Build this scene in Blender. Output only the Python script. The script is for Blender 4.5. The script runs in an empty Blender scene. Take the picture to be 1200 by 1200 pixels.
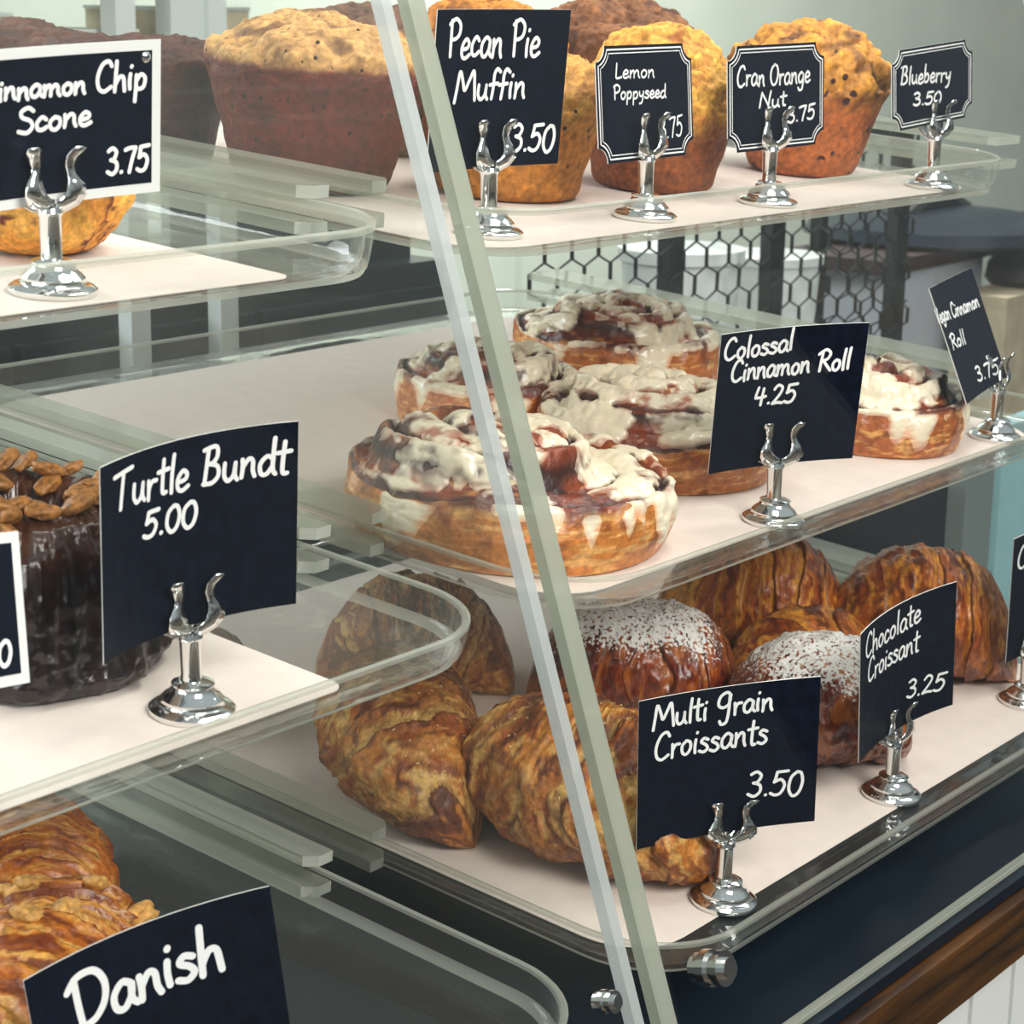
import bpy, bmesh, math, random
import numpy as np
from mathutils import Vector, Matrix
random.seed(7)
SC = bpy.context.scene
COL = SC.collection
R_ = math.radians

# ---------------------------------------------------------------- camera, world, light
# layout is worked out in centimetres from the camera position; W() turns it into metres (floor at z = 0)
F = 2400.0
TILT = R_(4.5)                                   # the trays lean towards the customer
CAM = np.array([0, 0, 1.63])
RM = np.array([[0.6222747489988702, -0.17938022043589882, 0.7619690779578003],
               [-0.7826635214321064, -0.16067425610607838, 0.6013498113779141],
               [0.014558553052647588, -0.970570203509837, -0.24037788706926969]])
def W(p): return Vector((p[0]*.01+CAM[0], p[1]*.01+CAM[1], p[2]*.01+CAM[2]))
cd = bpy.data.cameras.new('camera'); cam = bpy.data.objects.new('camera', cd); COL.objects.link(cam)
m = Matrix.Identity(4)
for i in range(3):
    m[i][0] = RM[i, 0]; m[i][1] = -RM[i, 1]; m[i][2] = -RM[i, 2]; m[i][3] = CAM[i]
cam.matrix_world = m
cd.sensor_width = 36; cd.lens = F/1200*36; cd.clip_start = .05; cd.clip_end = 60
cd.dof.use_dof = True; cd.dof.focus_distance = 1.42; cd.dof.aperture_fstop = 20
SC.camera = cam
SC.view_settings.view_transform = 'Standard'; SC.view_settings.look = 'None'
SC.view_settings.exposure = -0.14; SC.view_settings.gamma = 1.0
SC.view_settings.use_curve_mapping = False
SC.cycles.transparent_max_bounces = 40
SC.cycles.max_bounces = 10
wd = bpy.data.worlds.new('world'); SC.world = wd; wd.use_nodes = True
nt = wd.node_tree; bg = nt.nodes['Background']
tc = nt.nodes.new('ShaderNodeTexCoord'); sp = nt.nodes.new('ShaderNodeSeparateXYZ'); rp = nt.nodes.new('ShaderNodeValToRGB')
mr = nt.nodes.new('ShaderNodeMapRange'); mr.inputs[1].default_value = -1; mr.inputs[2].default_value = 1
nt.links.new(tc.outputs['Generated'], sp.inputs[0]); nt.links.new(sp.outputs[2], mr.inputs[0]); nt.links.new(mr.outputs[0], rp.inputs[0]); nt.links.new(rp.outputs[0], bg.inputs[0])
rp.color_ramp.elements[0].position = .42; rp.color_ramp.elements[0].color = (.035, .033, .03, 1)
rp.color_ramp.elements[1].position = .75; rp.color_ramp.elements[1].color = (.75, .86, .88, 1)
bg.inputs[1].default_value = 0.66
def area(name, loc, target, sx, sy, power, col):
    l = bpy.data.lights.new(name, 'AREA'); l.shape = 'RECTANGLE'; l.size = sx; l.size_y = sy; l.energy = power; l.color = col
    o = bpy.data.objects.new(name, l); COL.objects.link(o); o.location = W(loc)
    o.rotation_euler = (W(target)-W(loc)).to_track_quat('-Z', 'Y').to_euler(); return o
area('shop_window_light', (40, -150, 130), (120, 90, -30), 1.4, 1.1, 104, (1, .97, .92))
area('ceiling_panel_light', (150, 60, 120), (130, 90, -40), 1.2, .5, 20, (1, .95, .86))
area('back_fill_light', (40, 300, 95), (125, 120, -34), 1.3, .9, 62, (.9, .96, 1))  # unseen fill added behind the cases to brighten the rear paper
area('wall_fill_light', (380, 200, 150), (430, 330, -20), 1.2, .6, 110, (1, .98, .93))  # added out of view to lift the sage back wall
area('left_fill_light', (-140, 130, 25), (115, 105, -35), 1.2, .9, 40, (.93, .97, 1))  # extra fill added from the left for the dim shelf interior
area('side_window_light', (330, 60, 190), (140, 100, -30), 1.2, 1.0, 24, (.88, .96, 1))

# ---------------------------------------------------------------- helpers
def srgb(h):
    if isinstance(h, str): h = tuple(int(h[i:i+2], 16)/255 for i in (0, 2, 4))
    return tuple(c/12.92 if c <= .04045 else ((c+.055)/1.055)**2.4 for c in h)
def smooth(a, b, x):
    t = np.clip((x-a)/(b-a), 0, 1); return t*t*(3-2*t)
def vnoise(P, seed=0):
    P = np.asarray(P, float)+seed*17.31
    i = np.floor(P).astype(np.int64); f = P-i; f = f*f*(3-2*f)
    def h(a, b, c):
        n = (a*73856093) ^ (b*19349663) ^ (c*83492791); n = (n ^ (n >> 13))*1274126177 & 0x7fffffff
        n = (n ^ (n >> 15))*1103515245 & 0x7fffffff
        return (n % 65536)/32768.0-1
    x, y, z = i[..., 0], i[..., 1], i[..., 2]
    def L(a, b, t): return a+(b-a)*t
    fx, fy, fz = f[..., 0], f[..., 1], f[..., 2]
    return L(L(L(h(x, y, z), h(x+1, y, z), fx), L(h(x, y+1, z), h(x+1, y+1, z), fx), fy),
             L(L(h(x, y, z+1), h(x+1, y, z+1), fx), L(h(x, y+1, z+1), h(x+1, y+1, z+1), fx), fy), fz)
def fbm(P, seed=0, o=4):
    P = np.asarray(P, float); s = 0; a = 1; t = 0
    for k in range(o):
        s = s+a*vnoise(P*2**k, seed+k*5); t += a; a *= .5
    return s/t
def mix(a, b, t):
    return np.asarray(a)*(1-t[..., None])+np.asarray(b)*t[..., None]

class MB:
    """collects simple shapes (centimetres) into one mesh"""
    def __init__(s): s.v = []; s.f = []; s.m = []
    def add(s, vs, fs, mi=0):
        n = len(s.v); s.v += [tuple(map(float, v)) for v in vs]; s.f += [tuple(i+n for i in f) for f in fs]; s.m += [mi]*len(fs); return s
    def box(s, x0, x1, y0, y1, z0, z1, mi=0):
        return s.add([(x, y, z) for x in (x0, x1) for y in (y0, y1) for z in (z0, z1)],
                     [(0, 1, 3, 2), (4, 6, 7, 5), (0, 4, 5, 1), (2, 3, 7, 6), (0, 2, 6, 4), (1, 5, 7, 3)], mi)
    def prism(s, poly, ax, a0, a1, mi=0, mcap=None):
        """polygon in the two other axes extruded along ax"""
        n = len(poly)
        def P(p, a): q = [p[0], p[1]]; q.insert(ax, a); return q
        s.add([P(p, a0) for p in poly]+[P(p, a1) for p in poly], [tuple(range(n))[::-1], tuple(range(n, 2*n))], mi if mcap is None else mcap)
        return s.add([P(p, a0) for p in poly]+[P(p, a1) for p in poly], [(i, (i+1) % n, n+(i+1) % n, n+i) for i in range(n)], mi)
    def tube(s, pts, r, n=8, mi=0, cap=True):
        pts = [Vector(p) for p in pts]; vs = []; fs = []
        for i, p in enumerate(pts):
            d = (pts[min(i+1, len(pts)-1)]-pts[max(i-1, 0)]).normalized()
            a = d.cross(Vector((0, 0, 1)) if abs(d.z) < .9 else Vector((1, 0, 0))).normalized(); b = d.cross(a)
            rr = r[i] if hasattr(r, '__len__') else r
            for k in range(n):
                t = 2*math.pi*k/n; vs.append(p+a*rr*math.cos(t)+b*rr*math.sin(t))
        for i in range(len(pts)-1):
            for k in range(n): fs.append((i*n+k, i*n+(k+1) % n, (i+1)*n+(k+1) % n, (i+1)*n+k))
        if cap: fs += [tuple(range(n))[::-1], tuple((len(pts)-1)*n+k for k in range(n))]
        return s.add(vs, fs, mi)
    def lathe(s, prof, n=32, c=(0, 0), mi=0):
        vs = []; fs = []
        for r, z in prof:
            for k in range(n):
                t = 2*math.pi*k/n; vs.append((c[0]+r*math.cos(t), c[1]+r*math.sin(t), z))
        for i in range(len(prof)-1):
            for k in range(n): fs.append((i*n+k, i*n+(k+1) % n, (i+1)*n+(k+1) % n, (i+1)*n+k))
        fs += [tuple(range(n))[::-1], tuple((len(prof)-1)*n+k for k in range(n))]
        return s.add(vs, fs, mi)
    def build(s, name, mats, parent=None, smooth_=False, world=False):
        me = bpy.data.meshes.new(name)
        vs = [W(v) for v in s.v] if world else [(v[0]*.01, v[1]*.01, v[2]*.01) for v in s.v]
        me.from_pydata(vs, [], s.f)
        mats = mats if isinstance(mats, (list, tuple)) else [mats]
        for mt in mats: me.materials.append(mt)
        me.polygons.foreach_set('material_index', s.m)
        if smooth_: me.polygons.foreach_set('use_smooth', [True]*len(me.polygons))
        me.update()
        bm = bmesh.new(); bm.from_mesh(me); bmesh.ops.remove_doubles(bm, verts=bm.verts, dist=1e-6); bmesh.ops.recalc_face_normals(bm, faces=bm.faces); bm.to_mesh(me); bm.free()
        if smooth_:
            try: me.set_sharp_from_angle(angle=R_(40))
            except Exception: pass
        o = bpy.data.objects.new(name, me); COL.objects.link(o)
        if parent is not None: o.parent = parent
        return o

def grid(name, V, mat, parent=None, color=None, mask=None, keep=None, wrap=True, caps=(False, False), attrs=None):
    """V (rows, cols, 3) in cm -> one smooth mesh; wrap joins the columns; caps close first and last row; keep drops faces"""
    nu, nv = V.shape[:2]; vs = V.reshape(-1, 3)
    idx = np.arange(nu*nv).reshape(nu, nv)
    nx = np.roll(idx, -1, axis=1) if wrap else idx
    if wrap: a, b, c, d = idx[:-1], nx[:-1], nx[1:], idx[1:]
    else: a, b, c, d = idx[:-1, :-1], idx[:-1, 1:], idx[1:, 1:], idx[1:, :-1]
    q = np.stack([a, b, c, d], -1).reshape(-1, 4)
    if keep is not None:
        kk = keep.reshape(-1); q = q[(kk[q].any(axis=1))]
        used = np.unique(q); rm = -np.ones(nu*nv, int); rm[used] = np.arange(len(used)); q = rm[q]; vs = vs[used]
        if color is not None: color = color.reshape(-1, 3)[used]
        if mask is not None: mask = mask.reshape(-1)[used]
    faces = q.tolist()
    if keep is None:
        if caps[0]: faces.append(idx[0][::-1].tolist())
        if caps[1]: faces.append(idx[-1].tolist())
    me = bpy.data.meshes.new(name); me.from_pydata((vs*.01).tolist(), [], faces)
    me.polygons.foreach_set('use_smooth', [True]*len(me.polygons))
    me.materials.append(mat)
    if color is not None:
        ca = me.color_attributes.new('Col', 'FLOAT_COLOR', 'POINT')
        c4 = np.ones((len(vs), 4), np.float32); c4[:, :3] = color.reshape(-1, 3); ca.data.foreach_set('color', c4.ravel())
    if mask is not None:
        at = me.attributes.new('Mask', 'FLOAT', 'POINT'); at.data.foreach_set('value', mask.reshape(-1).astype(np.float32))
    me.update()
    bm = bmesh.new(); bm.from_mesh(me); bmesh.ops.recalc_face_normals(bm, faces=bm.faces); bm.to_mesh(me); bm.free()
    o = bpy.data.objects.new(name, me); COL.objects.link(o)
    if parent is not None: o.parent = parent
    return o

def tag(o, label=None, cat=None, group=None, kind=None):
    if label: o['label'] = label
    if cat: o['category'] = cat
    if group: o['group'] = group
    if kind: o['kind'] = kind
    return o
def empty(name, label, cat, p=(0, 0, 0), rot=None, group=None):
    o = bpy.data.objects.new(name, None); COL.objects.link(o); o.empty_display_size = .02
    o.location = W(p)
    if rot is not None: o.rotation_euler = rot.to_euler() if hasattr(rot, 'to_euler') else rot
    return tag(o, label, cat, group)

# tray planes: point on the front edge of each level
PL = {1: np.array([100, 82.85, -16.3]), 2: np.array([100, 75.05, -38.95]), 3: np.array([100, 66.95, -62.5])}
TN = np.array([0, -math.sin(TILT), math.cos(TILT)])
TV = np.array([0, math.cos(TILT), math.sin(TILT)])
def onp(k, x, y, h=0):                            # point of tray plane k at plan position x, y, raised h
    p0 = PL[k]; z = p0[2]+(y-p0[1])*math.tan(TILT)
    return np.array([x, y, z])+TN*h
def rtray(yaw=0): return Matrix.Rotation(TILT, 3, 'X') @ Matrix.Rotation(R_(yaw), 3, 'Z')
def ray(px, py):
    v = np.array([px-600, py-600, F]); return RM @ (v/np.linalg.norm(v))
def at_y(px, py, Y): r = ray(px, py); return r*Y/r[1]
def pane_y(z): return 65.5+(z+63)*.3434          # the leaning front of the cases

# ---------------------------------------------------------------- materials
def new_mat(name):
    mt = bpy.data.materials.new(name); mt.use_nodes = True; return mt, mt.node_tree, mt.node_tree.nodes['Principled BSDF']
def plain(name, col, rough=.6, metal=0, bump=0, scale=200, var=0, coat=0):
    mt, t, b = new_mat(name); c = (*srgb(col), 1)
    b.inputs['Base Color'].default_value = c; b.inputs['Roughness'].default_value = rough; b.inputs['Metallic'].default_value = metal
    b.inputs['Coat Weight'].default_value = coat
    if bump or var:
        tcn = t.nodes.new('ShaderNodeTexCoord'); nz = t.nodes.new('ShaderNodeTexNoise'); nz.inputs['Scale'].default_value = scale; nz.inputs['Detail'].default_value = 6
        t.links.new(tcn.outputs['Object'], nz.inputs['Vector'])
        if bump:
            bp = t.nodes.new('ShaderNodeBump'); bp.inputs['Strength'].default_value = bump; bp.inputs['Distance'].default_value = .001
            t.links.new(nz.outputs['Fac'], bp.inputs['Height']); t.links.new(bp.outputs[0], b.inputs['Normal'])
        if var:
            r = t.nodes.new('ShaderNodeValToRGB'); r.color_ramp.elements[0].position = .35; r.color_ramp.elements[1].position = .65
            r.color_ramp.elements[0].color = tuple(x*(1-var) for x in c[:3])+(1,); r.color_ramp.elements[1].color = tuple(min(1, x*(1+var)) for x in c[:3])+(1,)
            t.links.new(nz.outputs['Fac'], r.inputs[0]); t.links.new(r.outputs[0], b.inputs['Base Color'])
    return mt
def acrylic(name, tint=(.965, .98, .97), body=0.0, bodycol='dfe4dc', rough=.03, k=1.0, wavy=0):
    """clear plastic sheet: lets light straight through, mirrors by Fresnel, a little milky body"""
    mt = bpy.data.materials.new(name); mt.use_nodes = True; t = mt.node_tree; t.nodes.clear()
    out = t.nodes.new('ShaderNodeOutputMaterial'); tr = t.nodes.new('ShaderNodeBsdfTransparent'); gl = t.nodes.new('ShaderNodeBsdfGlossy')
    fr = t.nodes.new('ShaderNodeFresnel'); fr.inputs['IOR'].default_value = 1.42; mx = t.nodes.new('ShaderNodeMixShader')
    tr.inputs[0].default_value = (*tint, 1); gl.inputs['Roughness'].default_value = rough; gl.inputs[0].default_value = (k, k, k, 1)
    # Fresnel with the facing side's index on both sides of the sheet
    geo = t.nodes.new('ShaderNodeNewGeometry'); ml = t.nodes.new('ShaderNodeMath'); ml.operation = 'MULTIPLY_ADD'
    ml.inputs[1].default_value = 1/1.42-1.42; ml.inputs[2].default_value = 1.42
    t.links.new(geo.outputs['Backfacing'], ml.inputs[0])
    lw = t.nodes.new('ShaderNodeLayerWeight'); lw.inputs['Blend'].default_value = .5
    pw = t.nodes.new('ShaderNodeMath'); pw.operation = 'POWER'; pw.inputs[1].default_value = 4.5
    sc = t.nodes.new('ShaderNodeMath'); sc.operation = 'MULTIPLY_ADD'; sc.inputs[1].default_value = .75; sc.inputs[2].default_value = .022
    t.links.new(lw.outputs['Facing'], pw.inputs[0]); t.links.new(pw.outputs[0], sc.inputs[0])
    t.nodes.remove(fr); t.nodes.remove(geo); t.nodes.remove(ml)
    t.links.new(sc.outputs[0], mx.inputs[0]); t.links.new(tr.outputs[0], mx.inputs[1]); t.links.new(gl.outputs[0], mx.inputs[2])
    if wavy:
        tcn = t.nodes.new('ShaderNodeTexCoord'); nz = t.nodes.new('ShaderNodeTexNoise'); nz.inputs['Scale'].default_value = 25
        bp = t.nodes.new('ShaderNodeBump'); bp.inputs['Strength'].default_value = wavy; bp.inputs['Distance'].default_value = .002
        t.links.new(tcn.outputs['Object'], nz.inputs['Vector']); t.links.new(nz.outputs['Fac'], bp.inputs['Height']); t.links.new(bp.outputs[0], gl.inputs['Normal'])
    last = mx
    if body:
        df = t.nodes.new('ShaderNodeBsdfDiffuse'); df.inputs[0].default_value = (*srgb(bodycol), 1)
        tl = t.nodes.new('ShaderNodeBsdfTranslucent'); tl.inputs[0].default_value = (*srgb(bodycol), 1)
        m1 = t.nodes.new('ShaderNodeMixShader'); m1.inputs[0].default_value = .5
        t.links.new(df.outputs[0], m1.inputs[1]); t.links.new(tl.outputs[0], m1.inputs[2])
        m2 = t.nodes.new('ShaderNodeMixShader'); m2.inputs[0].default_value = body
        t.links.new(mx.outputs[0], m2.inputs[1]); t.links.new(m1.outputs[0], m2.inputs[2]); last = m2
    t.links.new(last.outputs[0], out.inputs[0]); return mt
def pastry(name, rough=.55, bump=.6, bscale=500, var=.35, vscale=260, seeds=0, sugar=False, coat=0, seedcol='1c0d08', seedscale=170, sss=0):
    """baked dough: base colour from the mesh, crumb noise, relief, optional dark seeds or powdered sugar"""
    mt, t, b = new_mat(name); L = t.links.new; N = t.nodes.new
    at = N('ShaderNodeAttribute'); at.attribute_name = 'Col'; tcn = N('ShaderNodeTexCoord')
    n1 = N('ShaderNodeTexNoise'); n1.inputs['Scale'].default_value = vscale; n1.inputs['Detail'].default_value = 8; n1.inputs['Roughness'].default_value = .65
    L(tcn.outputs['Object'], n1.inputs['Vector'])
    r1 = N('ShaderNodeMapRange'); r1.inputs[1].default_value = .3; r1.inputs[2].default_value = .7; r1.inputs[3].default_value = 1-var; r1.inputs[4].default_value = 1+var*.7
    L(n1.outputs['Fac'], r1.inputs[0])
    mul = N('ShaderNodeVectorMath'); mul.operation = 'SCALE'; L(at.outputs['Color'], mul.inputs[0]); L(r1.outputs[0], mul.inputs['Scale'])
    cur = mul.outputs[0]
    if seeds:
        vo = N('ShaderNodeTexVoronoi'); vo.inputs['Scale'].default_value = seedscale; L(tcn.outputs['Object'], vo.inputs['Vector'])
        lt = N('ShaderNodeMapRange'); lt.inputs[1].default_value = seeds; lt.inputs[2].default_value = seeds+.05; lt.inputs[3].default_value = 1; lt.inputs[4].default_value = 0
        L(vo.outputs['Distance'], lt.inputs[0])
        n3 = N('ShaderNodeTexNoise'); n3.inputs['Scale'].default_value = seedscale*.5; L(tcn.outputs['Object'], n3.inputs['Vector'])
        g = N('ShaderNodeMath'); g.operation = 'GREATER_THAN'; g.inputs[1].default_value = .52; L(n3.outputs['Fac'], g.inputs[0])
        mm = N('ShaderNodeMath'); mm.operation = 'MULTIPLY'; L(lt.outputs[0], mm.inputs[0]); L(g.outputs[0], mm.inputs[1])
        mc = N('ShaderNodeMix'); mc.data_type = 'RGBA'; L(mm.outputs[0], mc.inputs[0]); L(cur, mc.inputs[6]); mc.inputs[7].default_value = (*srgb(seedcol), 1); cur = mc.outputs[2]
    b.inputs['Roughness'].default_value = rough; b.inputs['Coat Weight'].default_value = coat; b.inputs['Coat Roughness'].default_value = .25
    bp = N('ShaderNodeBump'); bp.inputs['Strength'].default_value = bump; bp.inputs['Distance'].default_value = .0015
    n2 = N('ShaderNodeTexNoise'); n2.inputs['Scale'].default_value = bscale; n2.inputs['Detail'].default_value = 6; L(tcn.outputs['Object'], n2.inputs['Vector'])
    L(n2.outputs['Fac'], bp.inputs['Height']); L(bp.outputs[0], b.inputs['Normal'])
    if sugar:
        ma = N('ShaderNodeAttribute'); ma.attribute_name = 'Mask'
        n4 = N('ShaderNodeTexNoise'); n4.inputs['Scale'].default_value = 330; n4.inputs['Detail'].default_value = 3; L(tcn.outputs['Object'], n4.inputs['Vector'])
        a = N('ShaderNodeMath'); a.operation = 'ADD'; L(n4.outputs['Fac'], a.inputs[0]); L(ma.outputs['Fac'], a.inputs[1])
        s = N('ShaderNodeMapRange'); s.inputs[1].default_value = .98; s.inputs[2].default_value = 1.06; L(a.outputs[0], s.inputs[0])
        mc = N('ShaderNodeMix'); mc.data_type = 'RGBA'; L(s.outputs[0], mc.inputs[0]); L(cur, mc.inputs[6]); mc.inputs[7].default_value = (.86, .84, .80, 1); cur = mc.outputs[2]
        mr2 = N('ShaderNodeMapRange'); mr2.inputs[3].default_value = rough; mr2.inputs[4].default_value = .95; L(s.outputs[0], mr2.inputs[0]); L(mr2.outputs[0], b.inputs['Roughness'])
        mr3 = N('ShaderNodeMapRange'); mr3.inputs[3].default_value = coat; mr3.inputs[4].default_value = 0; L(s.outputs[0], mr3.inputs[0]); L(mr3.outputs[0], b.inputs['Coat Weight'])
    L(cur, b.inputs['Base Color'])
    return mt

M = {}
M['pane'] = acrylic('front_pane_acrylic', (.992, .996, .994), 0, k=.6)
M['panel'] = acrylic('side_panel_acrylic', (.99, .993, .99), .01, 'e6eae2', k=.7)
M['edge'] = acrylic('polished_acrylic_edge', (.8, .85, .82), .72, 'c9cdbf', rough=.15)
M['edge2'] = acrylic('bright_acrylic_edge', (.85, .88, .86), .6, 'e6eaea', rough=.1)
M['tray'] = acrylic('tray_acrylic', (.985, .99, .985), .03, 'd8dccf', wavy=.4)
M['rim'] = acrylic('tray_rim_acrylic', (.9, .92, .89), .42, 'dadccf', rough=.08)
M['rail'] = acrylic('rail_acrylic', (.9, .92, .89), .34, 'd3d5c8', rough=.1)
M['railend'] = acrylic('rail_end_acrylic', (.8, .8, .8), .7, 'd9dad0', rough=.1)
M['paper'] = plain('parchment_paper', 'ddd0c6', .75, bump=.15, scale=60, var=.03)
M['chrome'] = plain('chrome', 'e8e8e6', .09, 1)
M['chalk'] = plain('chalkboard_card', '060f1e', .45, bump=.12, scale=120, var=.35)
M['chalk'].node_tree.nodes['Principled BSDF'].inputs['Specular IOR Level'].default_value = .22
M['white'] = plain('white_card_edge', 'e9e9e6', .6)
M['ink'] = plain('chalk_marker_white', 'f4f4f2', .7)
M['navy'] = plain('dark_navy_laminate', '0a1824', .35, var=.2, scale=8)
M['navy'].node_tree.nodes['Principled BSDF'].inputs['Specular IOR Level'].default_value = .25
M['wall'] = plain('sage_wall_paint', 'c3cdc0', .8, var=.04, scale=4)
M['black'] = plain('black_metal', '17191b', .45)
M['wire'] = plain('dark_wire', '262b2b', .5, .6)
M['cup'] = plain('white_plastic', 'e2e6e3', .5)
M['aqua'] = plain('aqua_painted_board', '8fbcc0', .6, var=.05, scale=15)
M['grey'] = plain('grey_painted_board', '6d7a78', .6)
M['tan'] = plain('tan_card', 'b9ab8e', .7, var=.15, scale=20)
M['lilac'] = plain('pale_lilac_board', 'a9adb5', .7)
M['maroon'] = plain('dark_maroon_shelf', '2c1518', .5)
M['postw'] = plain('off_white_post', 'c9cfca', .6)
M['muffin'] = pastry('muffin_crumb', .7, 1.0, 300, .45, 210)
M['poppy'] = pastry('seeded_muffin_crumb', .7, .95, 300, .4, 210, seeds=.16, seedscale=110)
M['berry'] = pastry('fruited_muffin_crumb', .6, .95, 280, .45, 190, seeds=.22, seedscale=62, seedcol='3a1410')
M['crust'] = pastry('croissant_crust', .38, .5, 420, .3, 300, coat=.25)
M['grain'] = pastry('seeded_croissant_crust', .5, .9, 360, .42, 230, coat=.1)
M['sugar'] = pastry('sugared_pastry_crust', .3, .4, 380, .2, 240, sugar=True, coat=.35)
M['dough'] = pastry('cinnamon_dough', .42, .6, 330, .35, 200, coat=.25)
M['choc'] = pastry('chocolate_glaze', .22, .6, 90, .3, 200, coat=.25)
M['nut'] = plain('toasted_nut', '96632c', .5, bump=.7, scale=260, var=.5)
M['seed'] = plain('sesame_seed', 'e2c48c', .5)
mt, t, b = new_mat('cream_cheese_icing'); M['icing'] = mt
ia = t.nodes.new('ShaderNodeAttribute'); ia.attribute_name = 'Col'; t.links.new(ia.outputs['Color'], b.inputs['Base Color']); b.inputs['Roughness'].default_value = .3; b.inputs['Subsurface Weight'].default_value = .0; b.inputs['Coat Weight'].default_value = .3
nz = t.nodes.new('ShaderNodeTexNoise'); nz.inputs['Scale'].default_value = 180; tcn = t.nodes.new('ShaderNodeTexCoord'); bp = t.nodes.new('ShaderNodeBump'); bp.inputs['Strength'].default_value = .35; bp.inputs['Distance'].default_value = .001
t.links.new(tcn.outputs['Object'], nz.inputs['Vector']); t.links.new(nz.outputs['Fac'], bp.inputs['Height']); t.links.new(bp.outputs[0], b.inputs['Normal'])
# stained wood with grain along x
mt, t, b = new_mat('dark_stained_wood'); M['wood'] = mt
tcn = t.nodes.new('ShaderNodeTexCoord'); mp = t.nodes.new('ShaderNodeMapping'); mp.inputs['Scale'].default_value = (3, 40, 40)
nz = t.nodes.new('ShaderNodeTexNoise'); nz.inputs['Scale'].default_value = 1.6; nz.inputs['Detail'].default_value = 8; nz.inputs['Distortion'].default_value = .6
r = t.nodes.new('ShaderNodeValToRGB'); r.color_ramp.elements[0].position = .36; r.color_ramp.elements[0].color = (*srgb('160b04'), 1)
r.color_ramp.elements[1].position = .68; r.color_ramp.elements[1].color = (*srgb('573510'), 1)
t.links.new(tcn.outputs['Object'], mp.inputs[0]); t.links.new(mp.outputs[0], nz.inputs['Vector']); t.links.new(nz.outputs['Fac'], r.inputs[0]); t.links.new(r.outputs[0], b.inputs['Base Color'])
b.inputs['Roughness'].default_value = .35

# ---------------------------------------------------------------- room
def struct(name, mb, mats): return tag(mb.build(name, mats, world=True), kind='structure')
M['floor'] = plain('floor_boards', '5a4a3c', .5, var=.2, scale=6)
struct('floor', MB().box(-500, 1100, -500, 330, -165, -163), M['floor'])
struct('wall_back', MB().box(-500, 1100, 330, 340, -163, 140), M['wall'])

# counter: wooden top on a white beadboard front
ct = empty('service_counter', 'dark stained wooden counter top over white beadboard front carrying the pastry cases', 'counter', (100, 61, -68))
def wp(mb, name, mat, root, smooth_=False):
    """build a part given in layout centimetres under a root empty without rotation"""
    o = mb.build(name, mat, None, smooth_, world=True)
    for v in o.data.vertices: v.co -= root.location
    o.parent = root; return o
wp(MB().box(-10, 196, 60.8, 156, -73.2, -68.1), 'counter_top', M['wood'], ct)
wp(MB().box(-10, 194, 66, 154, -163, -73.2), 'carcass', M['cup'], ct)
for i in range(17):
    x0 = 120+i*8
    if x0+8 > 194: break
    wp(MB().box(x0+.15, x0+7.4, 64.9, 66, -160, -73.3).box(x0+7.55, x0+7.85, 65.3, 66, -160, -73.3), 'beadboard_plank', M['cup'], ct)

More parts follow.
